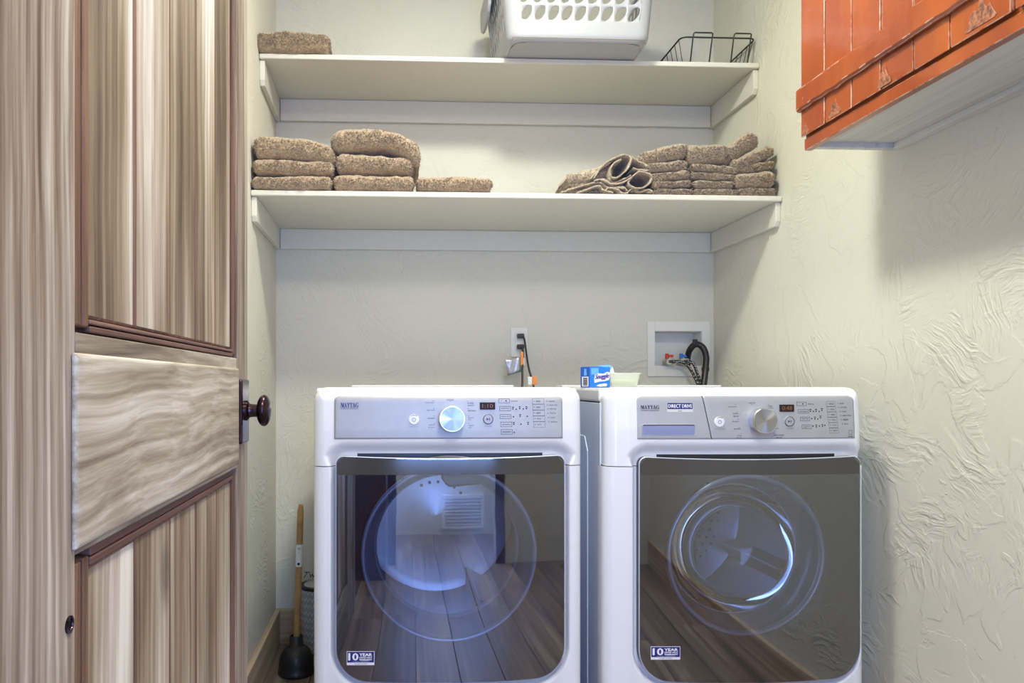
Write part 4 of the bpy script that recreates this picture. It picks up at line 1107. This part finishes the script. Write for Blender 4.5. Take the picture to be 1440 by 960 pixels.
    # door back shell (dark), with round opening
    bm = NB(); ncir = n
    ang = [math.atan2(z-cyc, x-cxr) for x, z in out]
    A = [bm.verts.new((x, gy(x)+.006, z)) for x, z in out]; A2 = [bm.verts.new((x, yg+.030, z)) for x, z in out]
    Bc = [bm.verts.new((cxr+(R+.030)*math.cos(a), yg+.010, cyc+(R+.030)*math.sin(a))) for a in ang]
    Bd = [bm.verts.new((cxr+(R+.004)*math.cos(a), yg+.026, cyc+(R+.004)*math.sin(a))) for a in ang]
    for P1, P2 in ((A2, A), (A, Bc), (Bc, Bd)):
        for k in range(n): bm.faces.new((P1[k], P1[(k+1) % n], P2[(k+1) % n], P2[k]))
    door = obj('door', bm, M_DKGR, t, smooth=True, angle=.6)
    # smoked pane
    bm = NB(); rings = []
    for s, dy in ((1.0, .003), (.9975, 0), (.9, 0), (.7, 0), (.5, 0), (.25, 0)):
        cxm, czm = (dx0+dx1)/2, (dz0+dz1)/2
        rings.append([bm.verts.new((cxm+(x-cxm)*s, gy(cxm+(x-cxm)*s)+dy, czm+(z-czm)*s)) for x, z in out])
    for P1, P2 in zip(rings, rings[1:]):
        for k in range(n): bm.faces.new((P1[k], P1[(k+1) % n], P2[(k+1) % n], P2[k]))
    bm.faces.new(rings[-1])
    gl = obj('door_glass', bm, M_GLASS, door, smooth=True, angle=.5)
    # dark band along the top of the pane
    bm = NB(); cxm = (dx0+dx1)/2; rws = []; n2 = 40
    for k in range(n2+1):
        u = -1+2*k/n2; x = cxm+u*((dx1-dx0)/2-.0035); cr_ = .018; dd2 = (dx1-dx0)/2-.0035-abs(x-cxm)
        zt_ = dz1-.008*(1-u*u)-.0022-(cr_-math.sqrt(max(0, cr_*cr_-(cr_-dd2)**2)) if dd2 < cr_ else 0)
        zl_ = Z(666)+.004*u*u*0
        rws.append([bm.verts.new((x, gy(x)-.0008, z)) for z in (zt_, (zt_+zl_)/2, zl_)])
    for p_, q_ in zip(rws, rws[1:]):
        for k in range(2): bm.faces.new((p_[k], q_[k], q_[k+1], p_[k+1]))
    obj('top_band', bm, M_BAND, door, smooth=True)
    # edge trim
    obj('door_edge', tube(NB(), [(x, gy(x)+.0035, z) for x, z in out], .0017, 6, closed=True), M_RING, door, smooth=True)
    # circular rings
    obj('door_ring', lathe(NB(), [(R+.004, .012), (R+.002, .007), (R-.003, .006), (R-.007, .010), (R-.008, .03)], (cxr, yg, cyc), 'Y', 96, cap=False), M_RING, door, smooth=True)
    # bowl and drum
    Yd = yg+.03
    obj('door_funnel', lathe(NB(), [(R-.008, .02), (R-.020, .050), (R-.026, .085), (R-.030, .12)], (cxr, yg, cyc), 'Y', 72, cap=False), M_LINER if not dry else M_WPLD, door, smooth=True)
    if not dry:
        bxo = 0
        prof = [(.174, .088), (.164, .115), (.140, .150), (.10, .176), (.05, .190), (.0005, .194)]
        bm = NB(); lathe(bm, prof, (cxr+bxo*.4, yg, cyc), 'Y', 72, cap=False); obj('glass_bowl', bm, M_BOWL, door, smooth=True)
        obj('bowl_rim', lathe(NB(), [(.1765, .086), (.175, .083), (.1725, .086), (.175, .089), (.1765, .086)], (cxr, yg, cyc), 'Y', 72, cap=False), M_RING, door, smooth=True)
        obj('door_gasket', lathe(NB(), [(R+.012, .055), (R-.004, .075), (R-.012, .10), (R+.004, .12), (R-.006, .145), (R+.01, .16)], (cxr, yg, cyc), 'Y', 72, cap=False), M_GASK, t, smooth=True)
    DR = .255
    bm = NB(); y0d, y1d = yg+.17, yg+.56
    lathe(bm, [(R+.004, y0d-.03), (DR, y0d), (DR, y1d), (DR-.03, y1d+.01), (.07, y1d-.004), (.0005, y1d-.012)], (cxr, 0, cyc), 'Y', 96, cap=False)
    drum = obj('drum', bm, M_STEEL, t, smooth=True, angle=.9)
    for k in range(3):
        a = math.radians(((35, 165, 300) if dry else (95, 215, 335))[k]); bm = NB()
        c_, s_ = math.cos(a), math.sin(a)
        def rp(r, tt, y): return (cxr+r*c_-tt*s_, y, cyc+r*s_+tt*c_)
        pts = [rp(DR-.001, -.035, 0), rp(DR-.03, -.016, 0), rp(DR-.058, 0, 0), rp(DR-.03, .016, 0), rp(DR-.001, .035, 0)]
        prism(bm, [(p[0], y0d+.02, p[2]) for p in pts], (0, y1d-y0d-.03, 0))
        obj('drum_vane', bm, M_STEEL if not dry else M_WPLD, drum, bevel=.008, seg=3)
    # perforations in the back of the drum
    bm = NB()
    for ri, (rr_, nn_) in enumerate(((.06, 12), (.085, 18), (.11, 24), (.135, 30), (.16, 36), (.185, 42))):
        for k in range(nn_):
            if dry and not (ri >= 2 and math.cos(2*PI*k/nn_-PI*.38) > .72): continue
            a = 2*PI*k/nn_+ri*.1; yq = y1d-.004+(rr_-.07)/(DR-.1)*.014-.0016
            ringf(bm, cxr+rr_*math.cos(a), cyc+rr_*math.sin(a), .0, .0058, lambda x, z, yq=yq: yq-.001, n=6)
    tag(obj('drum_holes', bm, M_BLKPL, drum), kind='stuff')
    if dry:
        # inner face of the opening, lint housing with grille at the top
        bm = NB(); prism(bm, [(cxr-.015, y0d-.02, cyc+.205), (cxr+.105, y0d-.02, cyc+.185), (cxr+.098, y0d-.02, cyc+.158), (cxr+.01, y0d-.02, cyc+.150), (cxr-.008, y0d-.02, cyc+.17)], (0, .05, 0))
        obj('lint_grille', bm, M_MESHG, drum, bevel=.006)
        obj('inner_ring', lathe(NB(), [(R-.012, .10), (R-.030, .104), (R-.034, .12)], (cxr, yg, cyc), 'Y', 80, cap=False), M_WPLD, t, smooth=True)
    # warranty sticker on the glass
    sp = (487.5, 526.5, 914, 933.5) if dry else (916, 957, 907.5, 926)
    ysx = lambda x, z: gy(x)-.0006
    xa, xb, za, zb2 = PX(sp[0], yg), PX(sp[1], yg), PZ(sp[3], xc, yg), PZ(sp[2], xc, yg); h_ = zb2-za; w_ = xb-xa
    def Y2(o_): return lambda x, z: gy(x)-o_
    bm = NB(); rect(bm, xa, xb, za, zb2, Y2(.0006)); s0 = obj('warranty_sticker', bm, M_WINK, door)
    bm = NB(); rect(bm, xa+.0012, xb-.0012, za+h_*.20, zb2-.0012, Y2(.0011)); obj('sticker_field', bm, M_NAVY, door)
    bm = NB(); put(bm, '10', xa+w_*.07, xa+w_*.41, za+h_*.36, zb2-h_*.13, Y2(.0017), bold=.0011)
    put(bm, 'YEAR', xa+w_*.46, xa+w_*.91, za+h_*.66, zb2-h_*.14, Y2(.0017), bold=.0006)
    put(bm, 'LIMITED PARTS', xa+w_*.46, xa+w_*.91, za+h_*.50, za+h_*.61, Y2(.0017), bold=.0002)
    put(bm, 'WARRANTY', xa+w_*.46, xa+w_*.91, za+h_*.34, za+h_*.46, Y2(.0017), bold=.0003)
    put(bm, 'on select components', xa+w_*.2, xa+w_*.8, za+h_*.235, za+h_*.30, Y2(.0017))
    obj('sticker_lettering', bm, M_WINK, door)
    bm = NB(); put(bm, 'see dealer for details', xa+w_*.28, xa+w_*.72, za+h_*.06, za+h_*.14, Y2(.0011)); obj('sticker_lettering', bm, M_INK, door)
    # handle slot: dark scoop behind the top edge of the pane
    bm = NB(); cxm = (dx0+dx1)/2; n2 = 40; rws = []
    for k in range(n2+1):
        u = -1+2*k/n2; x = cxm+u*(dx1-dx0)*.41; za_ = dz1+.0045; zc_ = dz1-.012
        rws.append([bm.verts.new((x, surf(x, z)-.0012, z)) for z in (za_, (za_+zc_)/2, zc_)])
    for p_, q_ in zip(rws, rws[1:]):
        for k in range(2): bm.faces.new((p_[k], q_[k], q_[k+1], p_[k+1]))
    obj('handle_slot', bm, M_BLKPL, door)
    return t
M_BAND = mat('dark_gloss_band', (.055, .053, .050), .12, coat=.4)
M_LINER = mat('washer_door_liner', (.22, .26, .33), .3, coat=.6)
M_WPLD = mat('liner_plastic', (.50, .54, .62), .35, coat=.3)
def spin_mat():
    m = bpy.data.materials.new('spun_metal'); m.use_nodes = True; nt = m.node_tree; b = nt.nodes['Principled BSDF']; L = nt.links.new
    b.inputs['Metallic'].default_value = 1; b.inputs['Roughness'].default_value = .30; b.inputs['Base Color'].default_value = (.40, .41, .43, 1)
    b.inputs['Anisotropic'].default_value = .9
    tg = S(nt, 'ShaderNodeTangent'); tg.direction_type = 'RADIAL'; tg.axis = 'Y'; L(tg.outputs[0], b.inputs['Tangent'])
    return m
M_SPIN = spin_mat()
machine('dryer'); machine('washer')
# spun faces need their own centre for the radial tangent
for o in bpy.data.objects:
    if o.name.startswith('knob_face'):
        me = o.data; c = sum((v.co for v in me.vertices), Vector())/len(me.vertices); me.transform(Matrix.Translation(-c)); o.location = c

# ------------------------------------------------------------------ wall outlet, plugs and cords
def on_wall(px, py, off=0): return at(px, py, YB-off)
def outlet():
    a, c = on_wall(718, 502), on_wall(742, 460.5)
    t = thing('wall_outlet', 'off-white duplex outlet plate on the back wall above the dryer', 'outlet', ((a.x+c.x)/2, YB, (a.z+c.z)/2))
    obj('cover_plate', bx(a.x, c.x, YB-.006, YB-.0005, a.z, c.z), M_OUT, t, bevel=.003)
    xm = (a.x+c.x)/2
    for py in (473, 488):
        z = PZ(py, xm, YB); ob = obj('socket', bx(xm-.0165, xm+.0165, YB-.0085, YB-.0055, z-.0135, z+.0135), M_OUT, t, bevel=.004, seg=3)
        for dx in (-.0065, .0065): obj('slot', bx(xm+dx-.001, xm+dx+.001, YB-.0088, YB-.0084, z, z+.008), M_OUTD, ob)
    return xm
xm = outlet()
def plug_cord(label, py, side, pts, tags):
    z = PZ(py, xm, YB)
    t = thing('power_cord', label, 'cord', (xm, YB-.01, z-.05))
    obj('plug', bx(xm-.014+.002, xm+.016, YB-.034, YB-.0092, z-.009, z+.010), M_CORD, t, bevel=.004, seg=3)
    P = [at(x, y, Y) for x, y, Y in pts]
    obj('cable', tube(NB(), catmull(P, 8), .0042, 8), M_CORD, t, smooth=True)
    tags(t)
def tags1(t):
    # orange/white wrap where the cord leaves, with a second wrap near the machine
    c = at(750.5, 535.5, 2.70)
    obj('warning_tag', bx(c.x-.005, c.x+.013, c.y-.004, c.y+.004, c.z-.014, c.z+.018), M_ORT, t, bevel=.001, label='orange warning tag')
    obj('paper_tag', bx(c.x-.022, c.x-.006, c.y-.003, c.y+.003, c.z-.014, c.z+.016), M_PAPER, t, bevel=.001)
def tags2(t):
    c = at(734, 505, 2.80)
    obj('warning_tag', bx(c.x-.006, c.x+.005, c.y-.007, c.y+.007, c.z-.026, c.z+.030), M_ORT, t, bevel=.002, label='orange wrap-around tag')
    obj('paper_tag', bx(c.x+.0055, c.x+.009, c.y-.008, c.y+.008, c.z-.024, c.z+.006), M_PAPER, t, bevel=.001)
    # silver label hanging to the left
    bm = NB(); rows = []
    p = [at(*q, 2.80) for q in ((711, 506), (731, 501.5), (733.5, 522), (714.5, 528))]
    for j in range(7):
        v = j/6; rows.append([])
        for i in range(7):
            u = i/6; q = (p[0]*(1-u)+p[1]*u)*(1-v)+(p[3]*(1-u)+p[2]*u)*v
            q.y += .006*math.sin(u*5+v*2); rows[-1].append(bm.verts.new(q))
    for a, c_ in zip(rows, rows[1:]):
        for i in range(6): bm.faces.new((a[i], a[i+1], c_[i+1], c_[i]))
    obj('silver_label', bm, M_FOIL, t, smooth=True, solid=.0008, label='crinkled silver label')
plug_cord('black power cord in the upper socket with an orange tag at the dryer', 473, 1,
          [(736, 473, 2.876), (738, 480, 2.86), (740, 495, 2.85), (743, 515, 2.80), (747, 530, 2.74), (750, 541, 2.70), (751, 550, 2.70)], tags1)
plug_cord('black power cord in the lower socket with a silver label', 488, 1,
          [(734, 488, 2.876), (735.5, 495, 2.84), (735, 510, 2.80), (734.5, 522, 2.79), (734.5, 538, 2.76), (734, 552, 2.74)], tags2)

# ------------------------------------------------------------------ supply box and hoses
def supply():
    a, c = on_wall(910, 529), on_wall(997.5, 452); cx_ = (a.x+c.x)/2
    t = thing('washer_outlet_box', 'white recessed supply box in the back wall behind the washer', 'valve box', (cx_, YB, (a.z+c.z)/2))
    b = NB(); box(b, a.x, ox0+.001, YB-.005, YB-.0005, a.z, c.z); box(b, ox1-.001, c.x, YB-.005, YB-.0005, a.z, c.z)
    box(b, ox0+.001, ox1-.001, YB-.005, YB-.0005, a.z, oz0+.001); box(b, ox0+.001, ox1-.001, YB-.005, YB-.0005, oz1-.001, c.z)
    obj('frame', b, M_OUT, t, bevel=.001)
    d = .085; b = NB(); e = .001
    box(b, ox0+e, ox0+.003, YB, YB+d, oz0+e, oz1-e); box(b, ox1-.003, ox1-e, YB, YB+d, oz0+e, oz1-e)
    box(b, ox0+.003, ox1-.003, YB, YB+d, oz0+e, oz0+.003); box(b, ox0+.003, ox1-.003, YB, YB+d, oz1-.003, oz1-e); box(b, ox0+.003, ox1-.003, YB+d-.003, YB+d, oz0+.003, oz1-.003)
    obj('recess', b, M_OUT, t)
    for px_, m_, lb in ((940, M_RED, 'red valve handle'), (960, M_BLUEV, 'blue valve handle')):
        p = at(px_, 501, YB+.005)
        bm = NB(); lathe(bm, [(.0075, -.012), (.0075, .012)], p+Vector((-.006, 0, 0)), 'Z', 14); box(bm, p.x-.004, p.x+.020, p.y-.005, p.y+.005, p.z-.003, p.z+.007)
        obj('valve_handle', bm, m_, t, bevel=.0015, label=lb)
        q = at(px_+2, 508, YB+.0)
        obj('valve_body', lathe(NB(), [(.011, -.03), (.013, -.028), (.013, .0), (.009, .004), (.009, .06)], q, 'Y', 16), M_BRASS, t, smooth=True, angle=.6)
    # drain hose
    t2 = thing('drain_hose', 'thick black drain hose hooked over into the supply box', 'hose', tuple(at(985, 520, 2.86)))
    pts = [(967, 512, 2.965), (967, 503, 2.93), (970, 492, 2.895), (977, 484.5, 2.875), (984, 485, 2.87), (990, 491, 2.86), (993, 502, 2.855), (992.5, 515, 2.85), (991, 530, 2.84), (989, 545, 2.83), (989, 556, 2.83)]
    P = catmull([at(*q) for q in pts], 10)
    obj('hose', tube(NB(), P, .0125, 14), M_RUB, t2, smooth=True)
    k = at(992, 519, 2.85); obj('clamp', lathe(NB(), [(.0145, -.008), (.0150, 0), (.0145, .008)], k, 'Z', 20), M_RUB, t2, smooth=True)
    k = at(977.5, 483, 2.872); obj('hanger_tab', bx(k.x-.009, k.x+.007, k.y-.012, k.y+.008, k.z-.006, k.z+.018), M_RUB, t2, bevel=.003)
    for lb, pts in (('braided black supply hose from the hot valve', [(942, 508, 2.865), (950, 508, 2.855), (960, 509, 2.85), (968, 515, 2.845), (975, 526, 2.84), (981, 539, 2.835), (984, 553, 2.83)]),
                    ('braided black supply hose from the cold valve', [(962, 508, 2.863), (970, 508, 2.855), (976, 513, 2.85), (980, 523, 2.85), (984, 536, 2.85), (986, 553, 2.85)])):
        th = thing('supply_hose', lb, 'hose', tuple(at(*pts[3])))
        P = catmull([at(*q) for q in pts], 8); obj('hose', tube(NB(), P, .0062, 10), M_BRAID, th, smooth=True)
        p = at(*pts[0]); obj('coupling', lathe(NB(), [(.0125, -.006), (.0135, -.004), (.0135, .010), (.0125, .012)], p+Vector((0, .008, 0)), 'Y', 6 if False else 20), M_BRASS, th, smooth=True, angle=.5)
        # braid flecks
        bm = NB(); rnd = random.Random(len(lb))
        for i in range(6, len(P), 3):
            for s in (-1, 1):
                q = P[i]+Vector((s*.0025+rnd.uniform(-.001, .001), -.0060, rnd.uniform(-.003, .003))); box(bm, q.x-.0014, q.x+.0014, q.y-.0006, q.y+.001, q.z-.0012, q.z+.0012)
        tag(obj('braid_fleck', bm, M_WINK, th), kind='stuff')
supply()

# ------------------------------------------------------------------ things on the washer
ZT = 1.0385
def carton():
    Yc = 2.02; p0 = at(829.5, 545, Yc)
    # front-left vertical edge at p0; side face recedes to the left, front face to the right
    E = Vector((p0.x, Yc, ZT)); H = .060
    sd = Vector((PX(816.5, Yc+.03)-p0.x, .030, 0)); fr = Vector((PX(858, Yc+.012)-p0.x, .012, 0))
    t = thing('dryer_sheet_box', 'small blue Snuggle dryer sheet carton standing on the washer'.replace('Snuggle ', ''), 'box', tuple(E+(sd+fr)/2))
    bm = NB(); prism(bm, [E, E+fr, E+fr+sd, E+sd], (0, 0, H)); obj('carton', bm, M_BOXB, t, bevel=.0006)
    nf = Vector((fr.y, -fr.x, 0)).normalized(); ns = Vector((-sd.y, sd.x, 0)).normalized()
    if nf.y > 0: nf = -nf
    if ns.y > 0: ns = -ns
    def face(bm2, O, U, nrm, pts, off):
        try: bm2.faces.new([bm2.verts.new(O+U*u+Vector((0, 0, H*v))+nrm*off) for u, v in pts])
        except ValueError: pass
    bm = NB(); face(bm, E, sd, ns, [(.02, .02), (.98, .02), (.98, .98), (.02, .98)], .0008); obj('side_print', bm, M_BOXD, t)
    bm = NB(); face(bm, E, sd, ns, [(.12, .05), (.82, .05), (.82, .52), (.12, .52)], .0012); obj('barcode_label', bm, M_PAPER, t)
    bm = NB()
    for k in range(9): face(bm, E, sd, ns, [(.22, .10+k*.042), (.68, .10+k*.042), (.68, .12+k*.042+.006*(k % 3)), (.22, .12+k*.042+.006*(k % 3))], .0016)
    obj('barcode', bm, M_INK, t)
    bm = NB(); face(bm, E, sd, ns, [(.30, .58), (.62, .58), (.56, .90), (.36, .90)], .0012); obj('side_figure', bm, M_BOXL, t)
    bm = NB(); face(bm, E, fr, nf, [(.05, .62), (.42, .62), (.42, .93), (.05, .93)], .0008); obj('pale_patch', bm, M_BOXL, t)
    bm = NB(); face(bm, E, fr, nf, [(.22, .22), (.20, .40), (.24, .60), (.40, .68), (.66, .66), (.84, .76), (.98, .72), (.97, .48), (.93, .36), (.70, .30), (.45, .28)], .0012)
    face(bm, E, fr, nf, [(.30, .08), (.45, .16), (.75, .20), (.86, .16), (.80, .06), (.5, .04)], .0012); obj('white_banner', bm, M_PAPER, t)
    bm = NB(); v, f = text_mesh('Snuggle', .35); ax0, ax1 = min(p.x for p in v), max(p.x for p in v); ay0, ay1 = min(p.y for p in v), max(p.y for p in v)
    for q_ in range(3):
        nv = []
        for p in v:
            u = .25+(p.x-ax0)/(ax1-ax0)*.68+(q_-1)*.012; z = .30+(p.y-ay0)/(ay1-ay0)*.30+.10*u
            nv.append(bm.verts.new(E+fr*u+Vector((0, 0, H*z))+nf*(.0017+.0001*q_)))
        for q in f:
            try: bm.faces.new([nv[i] for i in q])
            except ValueError: pass
    obj('lettering', bm, mat('purple_print', (.06, .04, .32), .4), t)
    bm = NB(); O = E+fr+Vector((0, 0, H))
    prism(bm, [E+fr*.55+Vector((0, 0, H)), E+fr*1.12+Vector((0, .0, H-.004)), E+fr*1.15+sd*.3+Vector((0, 0, H+.004)), E+fr*.55+sd*.4+Vector((0, 0, H+.003))], (0, 0, .0010)); obj('open_flap', bm, M_BOXL, t)
carton()
def tub():
    Y = 2.06; a, c = at(858, 543, Y), at(900, 524, Y); x0, x1 = a.x, c.x; zt = PZ(524, .8, Y)
    t = thing('plastic_tub', 'translucent open plastic tub of pale green pods on the washer', 'tub', ((x0+x1)/2, Y+.05, ZT))
    z0 = ZT+.0005; ins = .006; dp = .085
    def ring(e, z): return [(x0+e, Y+e, z), (x1-e, Y+e, z), (x1-e, Y+dp-e, z), (x0+e, Y+dp-e, z)]
    bm = NB(); R_ = []
    for e, z in ((ins+.004, z0), (ins, z0+.003), (0, zt-.004), (-.003, zt-.004), (-.003, zt), (.0015, zt), (ins+.0015, z0+.004), (ins+.006, z0+.0025)):
        R_.append([bm.verts.new(p) for p in ring(e, z)])
    for p, q in zip(R_, R_[1:]):
        for k in range(4): bm.faces.new((p[k], p[(k+1) % 4], q[(k+1) % 4], q[k]))
    bm.faces.new(R_[0][::-1]); bm.faces.new(R_[-1])
    obj('tub_body', bm, M_TUB, t, bevel=.001)
    rnd = random.Random(3)
    for i in range(3):
        for j in range(2):
            c_ = Vector((x0+.022+i*.026, Y+.024+j*.034, z0+.014)); bm = NB()
            prof = [(.0006, -.010)]+[(.0115*math.sin(PI*k/8)**.7, -.010*math.cos(PI*k/8)) for k in range(1, 8)]+[(.0006, .010)]
            lathe(bm, prof, c_, 'Z', 12); tag(obj('laundry_pod', bm, M_POD, smooth=True, org=tuple(c_)), 'pale green laundry pod at the %s of the %s row in the translucent tub' % (('left end', 'middle', 'right end')[i], ('front', 'back')[j]), 'pod', 'pods in the tub')
    bm = NB(); prism(bm, [(x0+.002, Y+.05, zt), (x0+.030, Y+.052, zt+.0), (x0+.024, Y+.056, zt+.021), (x0+.019, Y+.056, zt+.010)], (0, .0012, 0)); obj('torn_lid', bm, M_PAPER, t)
tub()

# ------------------------------------------------------------------ plunger and duct
def plunger():
    Yp = 2.60; c = at(416.5, 925, Yp); x = c.x
    t = thing('plunger', 'plunger with wooden handle and black rubber cup left of the dryer', 'plunger', (x, Yp, 0))
    k = 1/ (1000/2.6)
    bm = NB(); prof = [(.060, .0005), (.0635, .003), (.0635, .014), (.0605, .018), (.0610, .034), (.0585, .055), (.052, .074), (.041, .089), (.027, .098), (.0225, .101), (.0220, .132), (.019, .135)]
    lathe(bm, prof, (x, Yp, 0), 'Z', 40, cap=False); obj('rubber_cup', bm, M_RUB, t, smooth=True, solid=.004)
    top = at(423, 709, Yp+.02); b0 = Vector((x+.001, Yp, .10))
    d = top-b0
    bm = NB(); P = [b0+d*i/20 for i in range(21)]; tube(bm, P, .0115, 16, rf=lambda u: .0118 if u < .985 else .008); obj('handle', bm, M_STICK, t, smooth=True)
    u0, u1 = [(PZ(y, x, Yp)-b0.z)/d.z for y in (797, 766)]
    bm = NB(); n = 14; A = []
    for u in (u0, u1):
        q = b0+d*u; A.append([bm.verts.new(q+Vector((.0124*math.sin(-1.5+3.0*i/n), -.0124*math.cos(-1.5+3.0*i/n), 0))) for i in range(n+1)])
    for i in range(n): bm.faces.new((A[0][i], A[0][i+1], A[1][i+1], A[1][i]))
    lb = obj('paper_label', bm, M_PAPER, t, smooth=True, label='white paper label')
    bm = NB(); q = b0+d*(u0+(u1-u0)*.14); disc(bm, q.x, q.z, .0048, lambda x_, z_: q.y-.0130); q2 = b0+d*(u0+(u1-u0)*.82); ringf(bm, q2.x, q2.z, .003, .0045, lambda x_, z_: q2.y-.0130)
    rect(bm, q.x-.0012, q.x+.0012, q.z+.01, q2.z-.010, lambda x_, z_: q2.y-.0128); obj('label_print', bm, M_INK, lb)
plunger()
def duct():
    Y = 2.80; x = PX(447, Y); zc = 0; r = .062
    t = thing('flexible_duct', 'pale ribbed flexible duct on the floor behind the plunger', 'duct', (x, Y, 0))
    bm = NB(); ztop = PZ(817, x, Y); prof = []; n = 18
    for i in range(n*2+1):
        z = .012+(ztop-.03)*i/(n*2); prof.append((r+(.004 if i % 2 else 0), z))
    prof.append((r*.8, ztop-.006)); prof.append((.001, ztop)); lathe(bm, prof, (x, Y, 0), 'Z', 48)
    obj('ribbed_sleeve', bm, mat('duct_sleeve', (.42, .42, .42), .4), t, smooth=True)
    bm = NB()
    for i in range(9):
        for j in range(-6, 7):
            a = -PI/2+j*.24; z = .03+i*.026
            for s in (-1, 1):
                p = [(x+(r+.006)*math.cos(a+s*q*.11), Y+(r+.006)*math.sin(a+s*q*.11), z+q*.014+w_) for q, w_ in ((0, 0), (1, 0), (1, .004), (0, .004))]
                bm.faces.new([bm.verts.new(v) for v in p])
    tag(obj('chevron_print', bm, mat('pale_chevron', (.85, .86, .88), .4), t), kind='stuff')
    obj('end_band', lathe(NB(), [(r+.007, -.008), (r+.007, .004)], (x, Y, ztop-.014), 'Z', 40), M_BLKPL, t, smooth=True, angle=.6)
    # pencilled note on the wall
    bm = NB(); a, c = on_wall(427, 812), on_wall(444, 803); put(bm, "7'w", a.x, c.x, a.z, c.z, lambda x_, z_: YB-.0012, shear=.2)
    tag(obj('wall_scribble', bm, M_BLKH, org=(a.x, YB, a.z)), "black handwritten mark on the back wall above the ribbed duct", 'writing')
duct()
